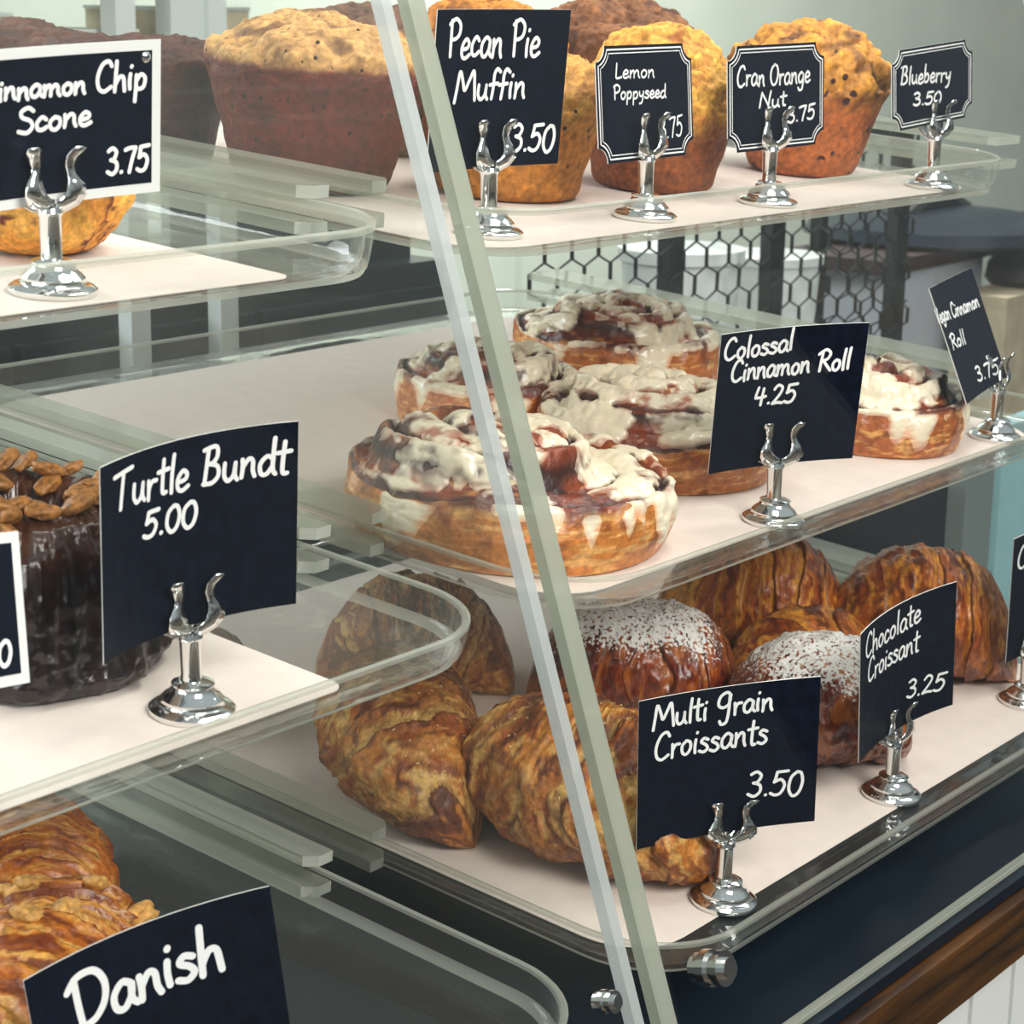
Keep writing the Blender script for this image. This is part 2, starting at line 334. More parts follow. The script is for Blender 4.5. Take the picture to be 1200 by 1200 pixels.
# ---------------------------------------------------------------- display cases
Z0, Z1, YB = -67.0, 6.0, 150.5
def case(x0, x1, t0, t1, label, rail_sides):
    root = empty('display_case', label, 'display case', ((x0+x1)/2, pane_y(Z0), Z0))
    for x, t, em in ((x0, t0, M['edge']), (x1, t1, M['edge2'])):
        xa, xb = (x, x+t) if x == x0 else (x-t, x)
        d = .9
        p = wp(MB().prism([(pane_y(Z0)+d, Z0), (pane_y(Z1)+d, Z1), (YB, Z1), (YB, Z0)], 0, xa, xb), 'side_panel', M['panel'], root)
        e = MB().prism([(pane_y(Z0), Z0), (pane_y(Z1), Z1), (pane_y(Z1)+d, Z1), (pane_y(Z0)+d, Z0)], 0, xa, xb)
        e = wp(e, 'polished_edge', em, root); e.parent = p
    g = 1.1
    pn = MB().prism([(pane_y(Z0)-g-.4, Z0+.6), (pane_y(Z1)-g-.4, Z1), (pane_y(Z1)-g, Z1), (pane_y(Z0)-g, Z0+.6)], 0, x0, x1)
    wp(pn, 'front_pane', M['pane'], root)
    wp(MB().box(x0, x1, pane_y(Z0)-1.62, pane_y(Z0)-.9, Z0+.25, Z0+.6), 'pane_channel', M['rim'], root)
    wp(MB().box(x0, x1, pane_y(Z0)-2.3, YB, Z0-1, Z0), 'base_board', M['navy'], root)
    wp(MB().box(x0, x1, pane_y(Z1)-.8, YB, Z1, Z1+.6), 'top_panel', M['pane'], root)
    xm = (x0+x1)/2
    wp(MB().box(x0+t0, xm+1.5, YB-.5, YB-.1, Z0, Z1), 'back_door', M['pane'], root)
    wp(MB().box(xm-1.5, x1-t1, YB-1.1, YB-.7, Z0, Z1), 'back_door', M['pane'], root)
    b = MB(); b.box(x1-t1-2.6, x1-t1, YB-2.5, YB-.2, 1.2, 2.6).tube([(x1-t1-1.3, YB-2.6, 1.9), (x1-t1-1.3, YB-3, 1.9)], .45, 12); wp(b, 'hinge_bracket', M['chrome'], root)
    for k in (1, 2, 3):
        for side in rail_sides:
            xa, xb = (x0+t0, x0+t0+2.2) if side == 0 else ((x1-t1-2.2, x1-t1) if x1 < 170 else (x1-t1-5.4, x1-t1))
            for h in (2.9, .55):
                ys = 92 if x1 < 170 or side == 0 else 88; y2 = YB-6
                dh = {1: .5, 2: 0, 3: -.5}[k]
                r = MB()
                # flat bar with the front inner corner cut
                c = .8
                if side == 0: pl = [(xa, y2), (xa, ys), (xb-c, ys), (xb, ys+c), (xb, y2)]
                else: pl = [(xb, y2), (xb, ys), (xa+c, ys), (xa, ys+c), (xa, y2)]
                bot = [onp(k, px, py, h+dh) for px, py in pl]; top = [onp(k, px, py, h+dh+.8) for px, py in pl]; n = 5
                r.add(bot+top, [tuple(range(n)), tuple(range(n, 2*n))]+[(i, (i+1) % n, n+(i+1) % n, n+i) for i in range(n) if i not in (1, 2)])
                o = wp(r, 'tray_rail', M['rail'], root)
                e = MB(); e.add(bot[1:4]+top[1:4], [(0, 1, 4, 3), (1, 2, 5, 4)])
                e = wp(e, 'rail_end', M['railend'], root); e.parent = o
    return root
case_r = case(99.2, 192, 1.6, 1.4, 'right-hand clear acrylic pastry case with leaning front, holding muffins, cinnamon rolls and croissants', (0, 1))
case_l = case(16, 97.6, 1.4, .9, 'left-hand clear acrylic pastry case with leaning front, holding the scone, bundt cake and danish', (1,))
def at_pane(px, py):
    r = ray(px, py); s = (65.5+63*.3434)/(r[1]-.3434*r[2]); return r*s
for i, (px, py) in enumerate(((829, 1133), (706, 1172))):
    p = at_pane(px, py)
    b = MB(); sc = 1.0 if i == 0 else .6
    for (r0, a, bb) in ((1.0, 1.2, .5), (1.25, .5, -.1), (1.0, -.1, -.6), (1.2, -.6, -1.1), (.75, -1.1, -1.5)):
        b.tube([p+np.array([0, a*sc-.3, -a*sc*.3]), p+np.array([0, bb*sc-.3, -bb*sc*.3])], r0*sc, 16)
    wp(b, 'chrome_standoff', M['chrome'], case_r, False)

# ---------------------------------------------------------------- trays and paper
def rrect(x0, x1, y0, y1, r, n=7):
    out = []
    for cx, cy, a0 in ((x1-r, y1-r, 0), (x0+r, y1-r, 90), (x0+r, y0+r, 180), (x1-r, y0+r, 270)):
        for i in range(n+1):
            a = R_(a0+90*i/n); out.append((cx+r*math.cos(a), cy+r*math.sin(a)))
    return out
def tray(k, x0, x1, depth, label):
    y0 = PL[k][1]-.35; w, d = x1-x0, depth; R = 7.5
    prof = [(3.0, .25), (1.3, .28), (.85, .5), (.62, 1.2), (.5, 2.2), (.42, 2.42), (.2, 2.5), (0, 2.4), (.02, 2.15), (.2, 1.0), (.35, .45), (.6, .12), (1.1, 0), (3.0, 0)]
    V = []
    hs = 1.35 if k == 1 else 1.0                       # the top tray is a little deeper
    for ins, h in prof:
        V += [(x, y, h if h < .3 else h*hs) for x, y in rrect(-w/2+ins, w/2-ins, ins, d-ins, R-ins*.9, 10)]
    n = len(V)//len(prof); mb = MB(); fs = []; ms = []
    for i in range(len(prof)-1):
        for j in range(n): fs.append((i*n+j, i*n+(j+1) % n, (i+1)*n+(j+1) % n, (i+1)*n+j)); ms.append(1 if 4 <= i <= 7 or i in (10, 11) else 0)
    fs += [tuple(range(n)), tuple((len(prof)-1)*n+j for j in range(n))]; ms += [0, 0]
    mb.v = V; mb.f = fs; mb.m = ms
    o = mb.build('pastry_tray', [M['tray'], M['rim']], None, True)
    o.location = W(onp(k, (x0+x1)/2, y0)); o.rotation_euler = (TILT, 0, 0)
    return tag(o, label, 'tray', 'clear trays in the pastry cases')
tray(1, 101.6, 181, 63, 'clear acrylic tray on the top level carrying the muffins')
tray(2, 101.6, 184, 70, 'clear acrylic tray on the middle level carrying the cinnamon rolls')
tray(3, 101.6, 184, 76, 'clear acrylic tray on the bottom level carrying the croissants')
tray(1, 24, 95.4, 63, 'clear acrylic tray on the top level carrying the scone')
tray(2, 24, 95.4, 70, 'clear acrylic tray on the middle level carrying the chocolate bundt cake')
tray(3, 24, 95.4, 76, 'clear acrylic tray on the bottom level under the danish')
def paper(k, x0, x1, y0, y1, label, r=5):
    P = rrect(x0, x1, y0, y1, r); n = len(P); mb = MB()
    mb.add([onp(k, x, y, .34) for x, y in P]+[onp(k, x, y, .40) for x, y in P], [tuple(range(n)), tuple(range(n, 2*n))]+[(i, (i+1) % n, n+(i+1) % n, n+i) for i in range(n)])
    root = onp(k, (x0+x1)/2, y0)
    o = mb.build('parchment_sheet', M['paper'], world=True)
    c = W(root)
    for v in o.data.vertices: v.co -= c
    o.location = c
    return tag(o, label, 'paper liner', 'paper liners on the trays')
paper(1, 104.0, 177, PL[1][1]+2.2, PL[1][1]+58, 'pale paper liner under the muffins')
paper(2, 104.0, 179, PL[2][1]+2.8, PL[2][1]+65, 'pale paper liner under the cinnamon rolls')
paper(3, 104.0, 179, PL[3][1]+3.6, PL[3][1]+70, 'pale paper liner under the croissants')
paper(1, 38, 86.5, PL[1][1]+2, PL[1][1]+20, 'pale paper liner under the scone', 1.2)
paper(2, 38, 82.5, PL[2][1]+2, PL[2][1]+30, 'pale paper liner under the chocolate bundt cake', 1.2)

# ---------------------------------------------------------------- handwriting
G = {
 'C': (.62, ["56,82 44,98 22,88 6,50 10,14 30,0 56,14"]), 'M': (.95, ["4,-4 10,40 18,96 34,60 44,34 62,70 76,96 84,50 90,0"]),
 'P': (.6, ["16,0 14,50 12,96", "4,86 30,100 52,84 50,58 32,46 14,46"]), 'T': (.72, ["2,86 36,92 70,98", "38,92 34,50 30,0"]),
 'B': (.66, ["14,0 18,50 22,96", "8,92 44,98 50,74 38,56 20,54", "20,54 50,46 56,20 38,2 10,2"]), 'L': (.5, ["12,96 10,50 10,4 30,2 46,8"]),
 'O': (.66, ["34,98 12,76 6,36 22,2 46,8 60,50 52,88 30,97"]), 'N': (.72, ["4,0 10,50 16,94", "16,94 38,46 56,4", "56,4 60,50 68,98"]),
 'R': (.72, ["14,0 18,50 22,92", "2,80 36,100 60,82 48,56 22,48", "28,48 48,24 68,0"]), 'G': (.66, ["56,84 40,98 14,84 6,52 22,36 46,44 54,70 52,80 50,20 42,-26 22,-34 14,-20"]),
 'S': (.6, ["54,84 36,98 14,84 18,62 44,46 52,22 34,0 6,8"]), 'D': (.82, ["18,96 20,50 24,0", "2,78 24,98 58,96 76,66 72,30 50,4 20,-2"]),
 'V': (.6, ["4,94 16,50 26,0 40,50 56,98"]),
 'a': (.52, ["42,44 26,52 8,32 10,6 26,0 42,22 44,46 42,14 52,0"]), 'c': (.44, ["38,40 24,50 8,30 10,6 24,0 40,10"]), 'd': (.52, ["42,42 26,50 8,30 12,4 28,2 42,22", "44,98 43,50 44,14 52,0"]),
 'e': (.46, ["8,24 32,28 38,42 24,52 8,32 10,8 24,0 44,10"]), 'f': (.4, ["42,88 28,98 18,80 18,40 14,0", "2,46 36,50"]), 'g': (.52, ["42,44 26,52 8,32 14,6 30,6 42,26 44,44 42,0 34,-30 16,-34 6,-22"]),
 'h': (.52, ["12,98 10,50 8,0", "9,22 24,46 38,44 42,20 44,0"]), 'i': (.24, ["12,48 10,24 12,0", "15,72 16,74"]), 'l': (.24, ["16,98 12,50 12,0"]),
 'm': (.78, ["8,48 10,24 8,0", "9,24 24,48 34,38 34,2", "34,26 50,48 62,40 64,14 72,0"]), 'n': (.52, ["8,48 10,24 8,0", "9,24 26,48 38,42 40,16 46,0"]), 'o': (.48, ["24,50 8,34 10,8 26,0 40,18 38,42 22,50"]),
 'p': (.52, ["10,48 10,10 8,-38", "9,26 26,50 42,38 38,10 22,2 10,10"]), 'r': (.4, ["8,48 10,24 10,0", "10,24 20,44 36,46"]), 's': (.42, ["36,44 20,50 10,38 28,26 36,12 22,0 4,6"]),
 't': (.38, ["20,88 18,40 20,4 32,2", "2,58 38,62"]), 'u': (.52, ["8,48 8,16 20,0 36,14 40,46", "40,46 40,14 48,0"]), 'y': (.5, ["8,46 10,24 22,14 38,28", "42,48 38,10 28,-28 10,-36"]),
 'b': (.5, ["12,98 10,50 8,4", "9,24 26,48 40,34 36,8 20,0 8,8"]),
 '0': (.62, ["30,98 10,74 8,28 26,0 46,14 54,56 44,92 28,97"]), '2': (.6, ["8,78 24,98 46,84 38,50 6,2", "6,2 30,6 54,2"]), '3': (.6, ["8,88 28,98 46,82 36,58 20,54", "20,54 46,44 50,18 30,0 6,10"]),
 '4': (.64, ["18,94 10,60 8,40", "8,40 34,40 58,44", "44,86 40,40 38,0"]), '5': (.62, ["18,92 16,70 12,52", "12,52 36,62 52,40 42,8 22,0 4,8", "18,92 38,94 58,96"]), '7': (.6, ["4,86 26,92 54,92", "54,92 38,48 26,0"]),
 '.': (.26, ["12,3 14,4"]), ' ': (.36, []),
}
def catmull(pts, n=6):
    if len(pts) < 3: return pts
    out = []; P = [pts[0]]+pts+[pts[-1]]
    for i in range(1, len(P)-2):
        for j in range(n):
            t = j/n; a, b, c, d = P[i-1], P[i], P[i+1], P[i+2]
            out.append(tuple(.5*(2*b[q]+(c[q]-a[q])*t+(2*a[q]-5*b[q]+4*c[q]-d[q])*t*t+(3*b[q]-a[q]-3*c[q]+d[q])*t**3) for q in (0, 1)))
    return out+[pts[-1]]
def ribbon(mb, pts, w, off, th=.03):
    """flat marker stroke on the card face; off(x, z) gives the card's y there"""
    L = []
    for i, p in enumerate(pts):
        a = pts[max(i-1, 0)]; b = pts[min(i+1, len(pts)-1)]
        dx, dz = b[0]-a[0], b[1]-a[1]; l = math.hypot(dx, dz) or 1
        L.append((-dz/l*w/2, dx/l*w/2))
    def q(x, z): return (x, off(x, z)-th, z)
    vs = []
    for p, n_ in zip(pts, L): vs += [q(p[0]+n_[0], p[1]+n_[1]), q(p[0]-n_[0], p[1]-n_[1])]
    mb.add(vs, [(2*i, 2*i+1, 2*i+3, 2*i+2) for i in range(len(pts)-1)])
    for p in (pts[0], pts[-1]):
        mb.add([q(p[0]+w/2*math.cos(t), p[1]+w/2*math.sin(t)) for t in [k*math.pi/4 for k in range(8)]], [tuple(range(8))])
def write(mb, s, x0, z0, x1, z1, h, off, w):
    tot = sum(G[c][0] for c in s); k = math.hypot(x1-x0, z1-z0)/tot; ux, uz = (x1-x0)/(k*tot), (z1-z0)/(k*tot)
    x = 0; rnd = random.Random(s)
    for c in s:
        jy = rnd.uniform(-.04, .04)*h
        for st in G[c][1]:
            pts = [tuple(float(v)/100 for v in p.split(',')) for p in st.split()]
            pts = catmull(pts)
            pp = []
            for a, b in pts:
                X = (x+a+b*.05)*k; Z = b*h+jy
                pp.append((x0+ux*X-uz*Z, z0+uz*X+ux*Z))
            ribbon(mb, pp, w, off)
        x += G[c][0]

# ---------------------------------------------------------------- price cards and their chrome holders
def holder(k, x, y, yaw, label):
    rt = empty('card_holder', label, 'card holder', onp(k, x, y, .42), rtray(0), 'chrome card holders')
    MB().lathe([(.05, 0), (2.35, 0), (2.42, .12), (2.4, .32), (2.15, .5), (1.8, .58), (1.72, .72), (1.74, .9), (1.5, 1.15), (1.22, 1.35), (1.15, 1.62), (1.2, 1.72), (.95, 1.84), (.62, 1.9), (.05, 1.9)], 40).build('base', M['chrome'], rt, True)
    MB().lathe([(.05, 1.85), (.6, 1.85), (.56, 2.3), (.6, 4.1), (.72, 4.3), (.66, 4.55), (.05, 4.6)], 24).build('stem', M['chrome'], rt, True).rotation_euler = (-TILT, 0, 0)
    outer = [(-.06, 4.3), (-.75, 4.35), (-1.35, 4.7), (-1.68, 5.25), (-1.6, 5.8), (-1.25, 6.35), (-1.15, 6.75), (-1.38, 7.2), (-1.62, 7.5), (-1.55, 7.8)]
    inner = [(-.06, 5.05), (-.25, 5.1), (-.5, 5.35), (-.6, 5.7), (-.68, 6.05), (-.66, 6.45), (-.58, 6.8), (-.6, 7.3), (-.72, 7.6), (-.9, 7.85)]
    for nm, yy in (('front_clip', -.55), ('back_clip', .5)):
        b = MB()
        for sx in (1, -1):
            def yo(z): return yy*(.35+.75*smooth(4.3, 5.2, z)-.35*smooth(5.6, 6.6, z)+.9*smooth(7.0, 7.9, z))
            m_ = len(outer)
            vs = []
            for (a, c), (d, e) in zip(outer, inner):
                mx_, mz_ = (a+d)/2, (c+e)/2
                a, d = a*1.12-.04, d*1.25; mx_ = (a+d)/2
                vs += [(sx*a, yo(c), c), (sx*mx_, yo(mz_)+yy*.18, mz_), (sx*d, yo(e), e)]
            fs = []
            for i in range(m_-1): fs += [(3*i, 3*i+1, 3*i+4, 3*i+3), (3*i+1, 3*i+2, 3*i+5, 3*i+4)]
            b.add(vs, fs)
        o = b.build(nm, M['chrome'], rt, True)
        so = o.modifiers.new('thickness', 'SOLIDIFY'); so.thickness = .0009; so.offset = 0
        o.rotation_euler = (-TILT, 0, R_(yaw))
    return rt
def card(c, yaw, tilt, roll, w, h, texts, label, stand=None, style='plain', bend=.3, lw=.24, pin=None):
    Mx = Matrix.Rotation(R_(yaw), 3, 'Z') @ Matrix.Rotation(R_(tilt), 3, 'X') @ Matrix.Rotation(R_(roll), 3, 'Y')
    c = np.array(c, float)
    if stand is not None:                                   # slide the card along its normal until it sits in the clip
        k, sx, sy = stand; n = np.array(Mx.col[1]); s = onp(k, sx, sy, 6.0)
        d = float((s-c) @ n); c = c+n*d
    rt = empty('price_card', label, 'price card', c, Mx, 'chalkboard price cards')
    def off(x, z): return bend*(1-(2*x/w)**2)
    t = .09
    if style == 'ticket':
        q = 1.15; out = []
        for cx, cy, a0 in ((w/2, h/2, 270), (-w/2, h/2, 0), (-w/2, -h/2, 90), (w/2, -h/2, 180)):
            sx = 1 if cx > 0 else -1; sz = 1 if cy > 0 else -1
            arc = [(cx+q*math.cos(R_(a)), cy+q*math.sin(R_(a))) for a in np.linspace(a0, a0-90, 6)]
            arc = [p for p in arc]
            out.append(arc)
        def ring(ins):
            pts = []
            for cx, cy in ((w/2, h/2), (-w/2, h/2), (-w/2, -h/2), (w/2, -h/2)):
                qq = q+ins; a0, a1 = {(1, 1): (270, 180), (-1, 1): (360, 270), (-1, -1): (90, 0), (1, -1): (180, 90)}[(1 if cx > 0 else -1, 1 if cy > 0 else -1)]
                dd = math.degrees(math.asin(min(1, ins/qq)))
                for a in np.linspace(a0-dd, a1+dd, 7): pts.append((cx+qq*math.cos(R_(a)), cy+qq*math.sin(R_(a))))
            return pts
        def board(): return ring(0)
        P = ring(0); n = len(P); mb = MB()
        bend_ = 0
        def off(x, z): return 0
        mb.add([(x, t, z) for x, z in P]+[(x, 0, z) for x, z in P], [tuple(range(n)), tuple(range(n, 2*n))], 0)
        mb.add([(x, t, z) for x, z in P]+[(x, 0, z) for x, z in P], [(i, (i+1) % n, n+(i+1) % n, n+i) for i in range(n)], 1)
        mb.build('board', [M['chalk'], M['white']], rt)
        bb = MB()
        for ins, lw2 in ((.28, .12), (.55, .07)):
            Q = ring(ins); ribbon(bb, Q+[Q[0]], lw2, off, .02)
        bb.build('printed_border', M['ink'], rt)
    else:
        mb = MB(); n = 14; ww, hh = w/2, h/2
        xs = np.linspace(-ww, ww, n)
        back = 1
        vs = [(x, off(x, z)+dy, z) for x in xs for z in (-hh, hh) for dy in (0, t)]
        for i in range(n-1):
            a = 4*i; b_ = 4*(i+1)
            mb.add([vs[a], vs[a+2], vs[b_+2], vs[b_]], [(0, 1, 2, 3)], 1 if style == 'frame' else 0)
            mb.add([vs[a+1], vs[a+3], vs[b_+3], vs[b_+1]], [(0, 1, 2, 3)], 0)
            mb.add([vs[a+2], vs[a+3], vs[b_+3], vs[b_+2]], [(0, 1, 2, 3)], 1)
            mb.add([vs[a], vs[a+1], vs[b_+1], vs[b_]], [(0, 1, 2, 3)], 1)
        for a in (0, 4*(n-1)): mb.add([vs[a], vs[a+1], vs[a+3], vs[a+2]], [(0, 1, 2, 3)], 1)
        mb.build('board', [M['chalk'], M['white']], rt)
        if style == 'frame':
            bw = .55; mb = MB(); xs = np.linspace(-ww+bw, ww-bw, n)
            for i in range(n-1):
                a, b_ = xs[i], xs[i+1]
                mb.add([(a, off(a, 0)-.02, -hh+bw), (a, off(a, 0)-.02, hh-bw), (b_, off(b_, 0)-.02, hh-bw), (b_, off(b_, 0)-.02, -hh+bw)], [(0, 1, 2, 3)])
            mb.build('chalk_panel', M['chalk'], rt)
    lt = MB()
    for s, x0, z0, x1, z1, hh_ in texts: write(lt, s, x0, z0, x1, z1, hh_, off, lw)
    lt.build('lettering', M['ink'], rt)
    if pin: MB().lathe([(.05, 0), (.3, 0), (.3, .1), (.16, .22), (.05, .24)], 14, (0, 0)).build('pin', M['chrome'], rt, True).matrix_local = Matrix.Translation((pin[0]*.01, off(pin[0], 0)*.01-.0003, pin[1]*.01)) @ Matrix.Rotation(math.pi/2, 4, 'X')
    return rt
card((71.7, 87.4, -6.6), -5.9, 7.4, -3.1, 12.7, 8.4,
     [('Cinnamon', -4.75, 1.58, 1.67, 1.58, 1.17), ('Chip', 2.27, 1.58, 5.49, 1.58, 1.63), ('Scone', -2.67, -0.19, 1.99, -0.14, 1.33), ('3.75', 2.91, -2.92, 5.62, -2.91, 1.45)],
     'black card in a thick white frame pricing the cinnamon chip scone', None, 'frame', 0.3, 0.24, (5.35, 3.3))
holder(1, 71.1, 88.0, -5.9, 'chrome card holder in front of the golden scone')
card((110.3, 88.6, -5.6), -5.9, 5.7, -0.4, 12.7, 10.6,
     [('Pecan Pie', -5.2, 2.19, 3.71, 2.24, 2.41), ('Muffin', -4.22, -0.66, 2.7, -0.58, 2.01), ('3.50', 1.62, -4.27, 5.84, -4.41, 1.88)],
     'plain black chalk card pricing the pecan pie muffin on the top level', None, 'plain', 0.3, 0.27)
holder(1, 109.9, 89.2, -5.9, 'chrome card holder beside the panel edge carrying the pecan pie muffin card')
card((127.9, 88.8, -6.9), 0.4, -3.8, -0.9, 12.5, 8.4,
     [('Lemon', -3.97, 1.87, 1.21, 1.82, 1.09), ('Poppyseed', -4.28, 0.35, 2.61, 0.26, 1.03), ('3.75', 1.63, -2.8, 4.78, -2.65, 1.58)],
     'white-lined notched black card pricing lemon poppyseed at 3.75', None, 'ticket', 0.3, 0.16)
holder(1, 127.7, 88.5, 0.4, 'chrome card holder carrying the lemon poppyseed card')
card((145.7, 88.3, -6.9), -6.9, -1.9, -1.7, 12.5, 8.3,
     [('Cran Orange', -5.16, 1.0, 4.32, 0.97, 1.65), ('Nut', -2.37, -0.81, 1.16, -0.73, 1.21), ('3.75', 1.27, -2.17, 5.03, -1.97, 1.23)],
     'white-lined notched black card pricing cran orange nut', None, 'ticket', 0.3, 0.2)
holder(1, 144.8, 88.2, -6.9, 'chrome card holder carrying the cran orange nut card')
card((170.4, 87.1, -6.4), -7.0, -0.8, -5.1, 12.5, 7.0,
     [('Blueberry', -5.14, 0.47, 2.78, 0.1, 1.55), ('3.50', -3.21, -1.52, 1.3, -1.8, 1.12)],
     'white-lined notched black card pricing blueberry at 3.50', None, 'ticket', 0.3, 0.21)
holder(1, 171.0, 86.9, -7.0, 'chrome card holder carrying the blueberry card')
card((132.2, 77.9, -28.5), -27.9, 8.8, -1.4, 12.7, 11.0,
     [('Colossal', -5.96, 3.39, 0.18, 3.69, 1.66), ('Cinnamon Roll', -5.13, 1.66, 5.21, 1.86, 1.68), ('4.25', -2.86, -0.5, 0.92, -0.51, 1.5)],
     'black chalk card pricing the colossal cinnamon roll at 4.25', None, 'plain', 0.5, 0.24)
holder(2, 132.3, 78.9, -27.9, 'chrome card holder on the paper in front of the colossal cinnamon roll card')
card((167.9, 80.7, -28.0), 8.9, -21.5, -2.6, 12.6, 10.6,
     [('Vegan Cinnamon', -7.27, 2.22, 5.32, 1.72, 1.32), ('Roll', -5.29, -0.41, -0.66, -0.64, 1.32), ('3.75', -1.02, -4.18, 5.1, -4.59, 1.33)],
     'narrow-looking turned black card pricing the vegan cinnamon roll', None, 'plain', 0.3, 0.22)
holder(2, 173.1, 80.0, 8.9, 'chrome card holder carrying the tilted vegan cinnamon roll card')
card((72.9, 78.5, -28.0), -5.0, 5.3, -2.8, 13.1, 10.8,
     [('Turtle Bundt', -5.57, 2.73, 6.06, 2.42, 2.11), ('5.00', -3.29, 0.56, 0.54, 0.34, 1.47)],
     'large curved black chalk card pricing the turtle bundt at 5.00', None, 'plain', 1.3, 0.26)
holder(2, 73.2, 80.1, -5.0, 'big chrome card holder carrying the turtle bundt card')
card((57.4, 79.8, -29.1), 12.7, -9.7, 8.7, 11.0, 7.7,
     [('0', 3.37, -2.76, 4.38, -2.81, 1.26)],
     'white-framed black card cut by the picture edge beside the bundt cake', None, 'frame', 0.3, 0.25)
holder(2, 56.6, 79.9, 12.7, 'chrome card holder carrying the white-framed card beside the bundt cake')
card((114.9, 71.1, -51.0), -32.7, 3.0, -2.1, 13.7, 11.1,
     [('Multi Grain', -5.79, 3.28, 3.44, 3.44, 1.77), ('Croissants', -5.62, 0.97, 3.08, 0.84, 2.04), ('3.50', 1.58, -3.05, 5.84, -3.38, 1.91)],
     'black chalk card pricing the multi grain croissants at 3.50', None, 'plain', 0.5, 0.23)
holder(3, 115.5, 71.5, -32.7, 'chrome card holder carrying the multi grain croissants card')
card((141.0, 71.0, -50.8), -6.0, 2.4, -7.5, 13.1, 11.0,
     [('Chocolate', -5.45, 2.85, 2.76, 3.13, 1.97), ('Croissant', -4.95, 0.62, 2.63, 0.63, 1.99), ('3.25', 1.11, -3.19, 5.65, -3.77, 1.54)],
     'curved black chalk card pricing the chocolate croissant at 3.25', None, 'plain', 1.0, 0.22)
holder(3, 141.4, 72.1, -6.0, 'chrome card holder carrying the chocolate croissant card')
card((64.3, 72.9, -50.7), -16.7, -1.5, -6.9, 13.7, 9.9,
     [('Danish', -4.75, 0.81, 4.04, 1.09, 2.78)],
     'greenish black chalk card reading Danish on the bottom level', None, 'plain', 1.1, 0.4)
holder(3, 71.1, 81.0, -16.7, 'chrome card holder carrying the danish card')
card((171.9, 72.4, -50.5), -15.0, 5.0, -6.8, 12.4, 12.2,
     [('C', -5.52, 2.93, -3.93, 2.98, 2.29)],
     'black chalk card with a letter C cut by the right picture edge', None, 'plain', 0.3, 0.25)
holder(3, 169.7, 73.6, -15.0, 'chrome card holder cut by the right picture edge')

# ---------------------------------------------------------------- muffins
def muffin(k, x, y, rb, rt, hc, ov, dome, label, side, top, edge, mat, seed, yaw=0, group='muffins on the top level', crack=.5, lean=0, tz=(.75, 1.12)):
    """rb, rt cup radii; hc cup height; ov mushroom overhang; dome height of the top; colours as hex"""
    rt_ = empty('muffin', label, 'muffin', onp(k, x, y, .42), rtray(yaw), group)
    key = [(0.02, 0), (rb*.6, 0), (rb*.93, 0.05), (rb, .5), (rb+(rt-rb)*.5, hc*.5), (rt, hc*.92), (rt+ov*.75, hc*1.02), (rt+ov, hc+dome*.16), (rt+ov*.6, hc+dome*.42), (rt*.72, hc+dome*.78), (rt*.4, hc+dome*.95), (0.02, hc+dome)]
    kp = np.array(key); dd = np.r_[0, np.cumsum(np.hypot(*np.diff(kp, axis=0).T))]; nu, nv = 130, 170
    tt = np.linspace(0, dd[-1], nu)
    # smooth the profile
    rr = np.interp(tt, dd, kp[:, 0]); zz = np.interp(tt, dd, kp[:, 1])
    ker = np.hanning(13); ker /= ker.sum()
    def sm(a): p = np.r_[np.full(6, a[0]), a, np.full(6, a[-1])]; return np.convolve(p, ker, 'valid')
    rr = sm(rr); zz = sm(zz); rr[0] = rr[-1] = .02
    th = np.linspace(0, 2*np.pi, nv, endpoint=False)
    T, Rr = np.meshgrid(th, rr); _, Z = np.meshgrid(th, zz)
    X = Rr*np.cos(T); Y = Rr*np.sin(T); P = np.stack([X, Y, Z], -1)
    topm = smooth(hc*.85, hc+dome*.25, Z)*smooth(0, 1, Rr/ (rt*.15)+.4)
    big = fbm(P/ 3.2, seed, 3); med = fbm(P/1.1, seed+3, 4); fine = fbm(P/.38, seed+9, 3)
    crackn = 1-np.abs(fbm(P/2.6, seed+21, 3))*5; crackn = np.clip(crackn, 0, 1)*topm*crack
    disp = big*(.25+.75*topm)+med*(.10+.32*topm)+fine*(.05+.07*topm)-crackn*.35
    outw = np.stack([np.cos(T)*(.35+.65*(Rr/(rt+ov))), np.sin(T)*(.35+.65*(Rr/(rt+ov))), topm*.9], -1)
    bot = smooth(0, .6, Z)
    P2 = P+outw*(disp*bot)[..., None]
    P2[..., 0] += lean*smooth(hc*.4, hc+dome, Z)
    g = med*.5+.5
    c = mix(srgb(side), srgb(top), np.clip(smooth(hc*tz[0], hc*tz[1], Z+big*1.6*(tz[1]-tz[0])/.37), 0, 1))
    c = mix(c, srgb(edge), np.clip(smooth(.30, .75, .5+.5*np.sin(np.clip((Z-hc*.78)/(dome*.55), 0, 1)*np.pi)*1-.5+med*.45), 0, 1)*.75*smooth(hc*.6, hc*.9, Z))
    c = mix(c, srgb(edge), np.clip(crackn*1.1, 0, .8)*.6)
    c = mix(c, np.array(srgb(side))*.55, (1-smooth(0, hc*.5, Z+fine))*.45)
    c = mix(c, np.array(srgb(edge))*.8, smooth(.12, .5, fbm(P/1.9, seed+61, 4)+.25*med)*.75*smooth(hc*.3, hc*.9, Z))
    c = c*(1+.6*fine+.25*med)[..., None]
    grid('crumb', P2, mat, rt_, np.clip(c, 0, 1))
    return rt_
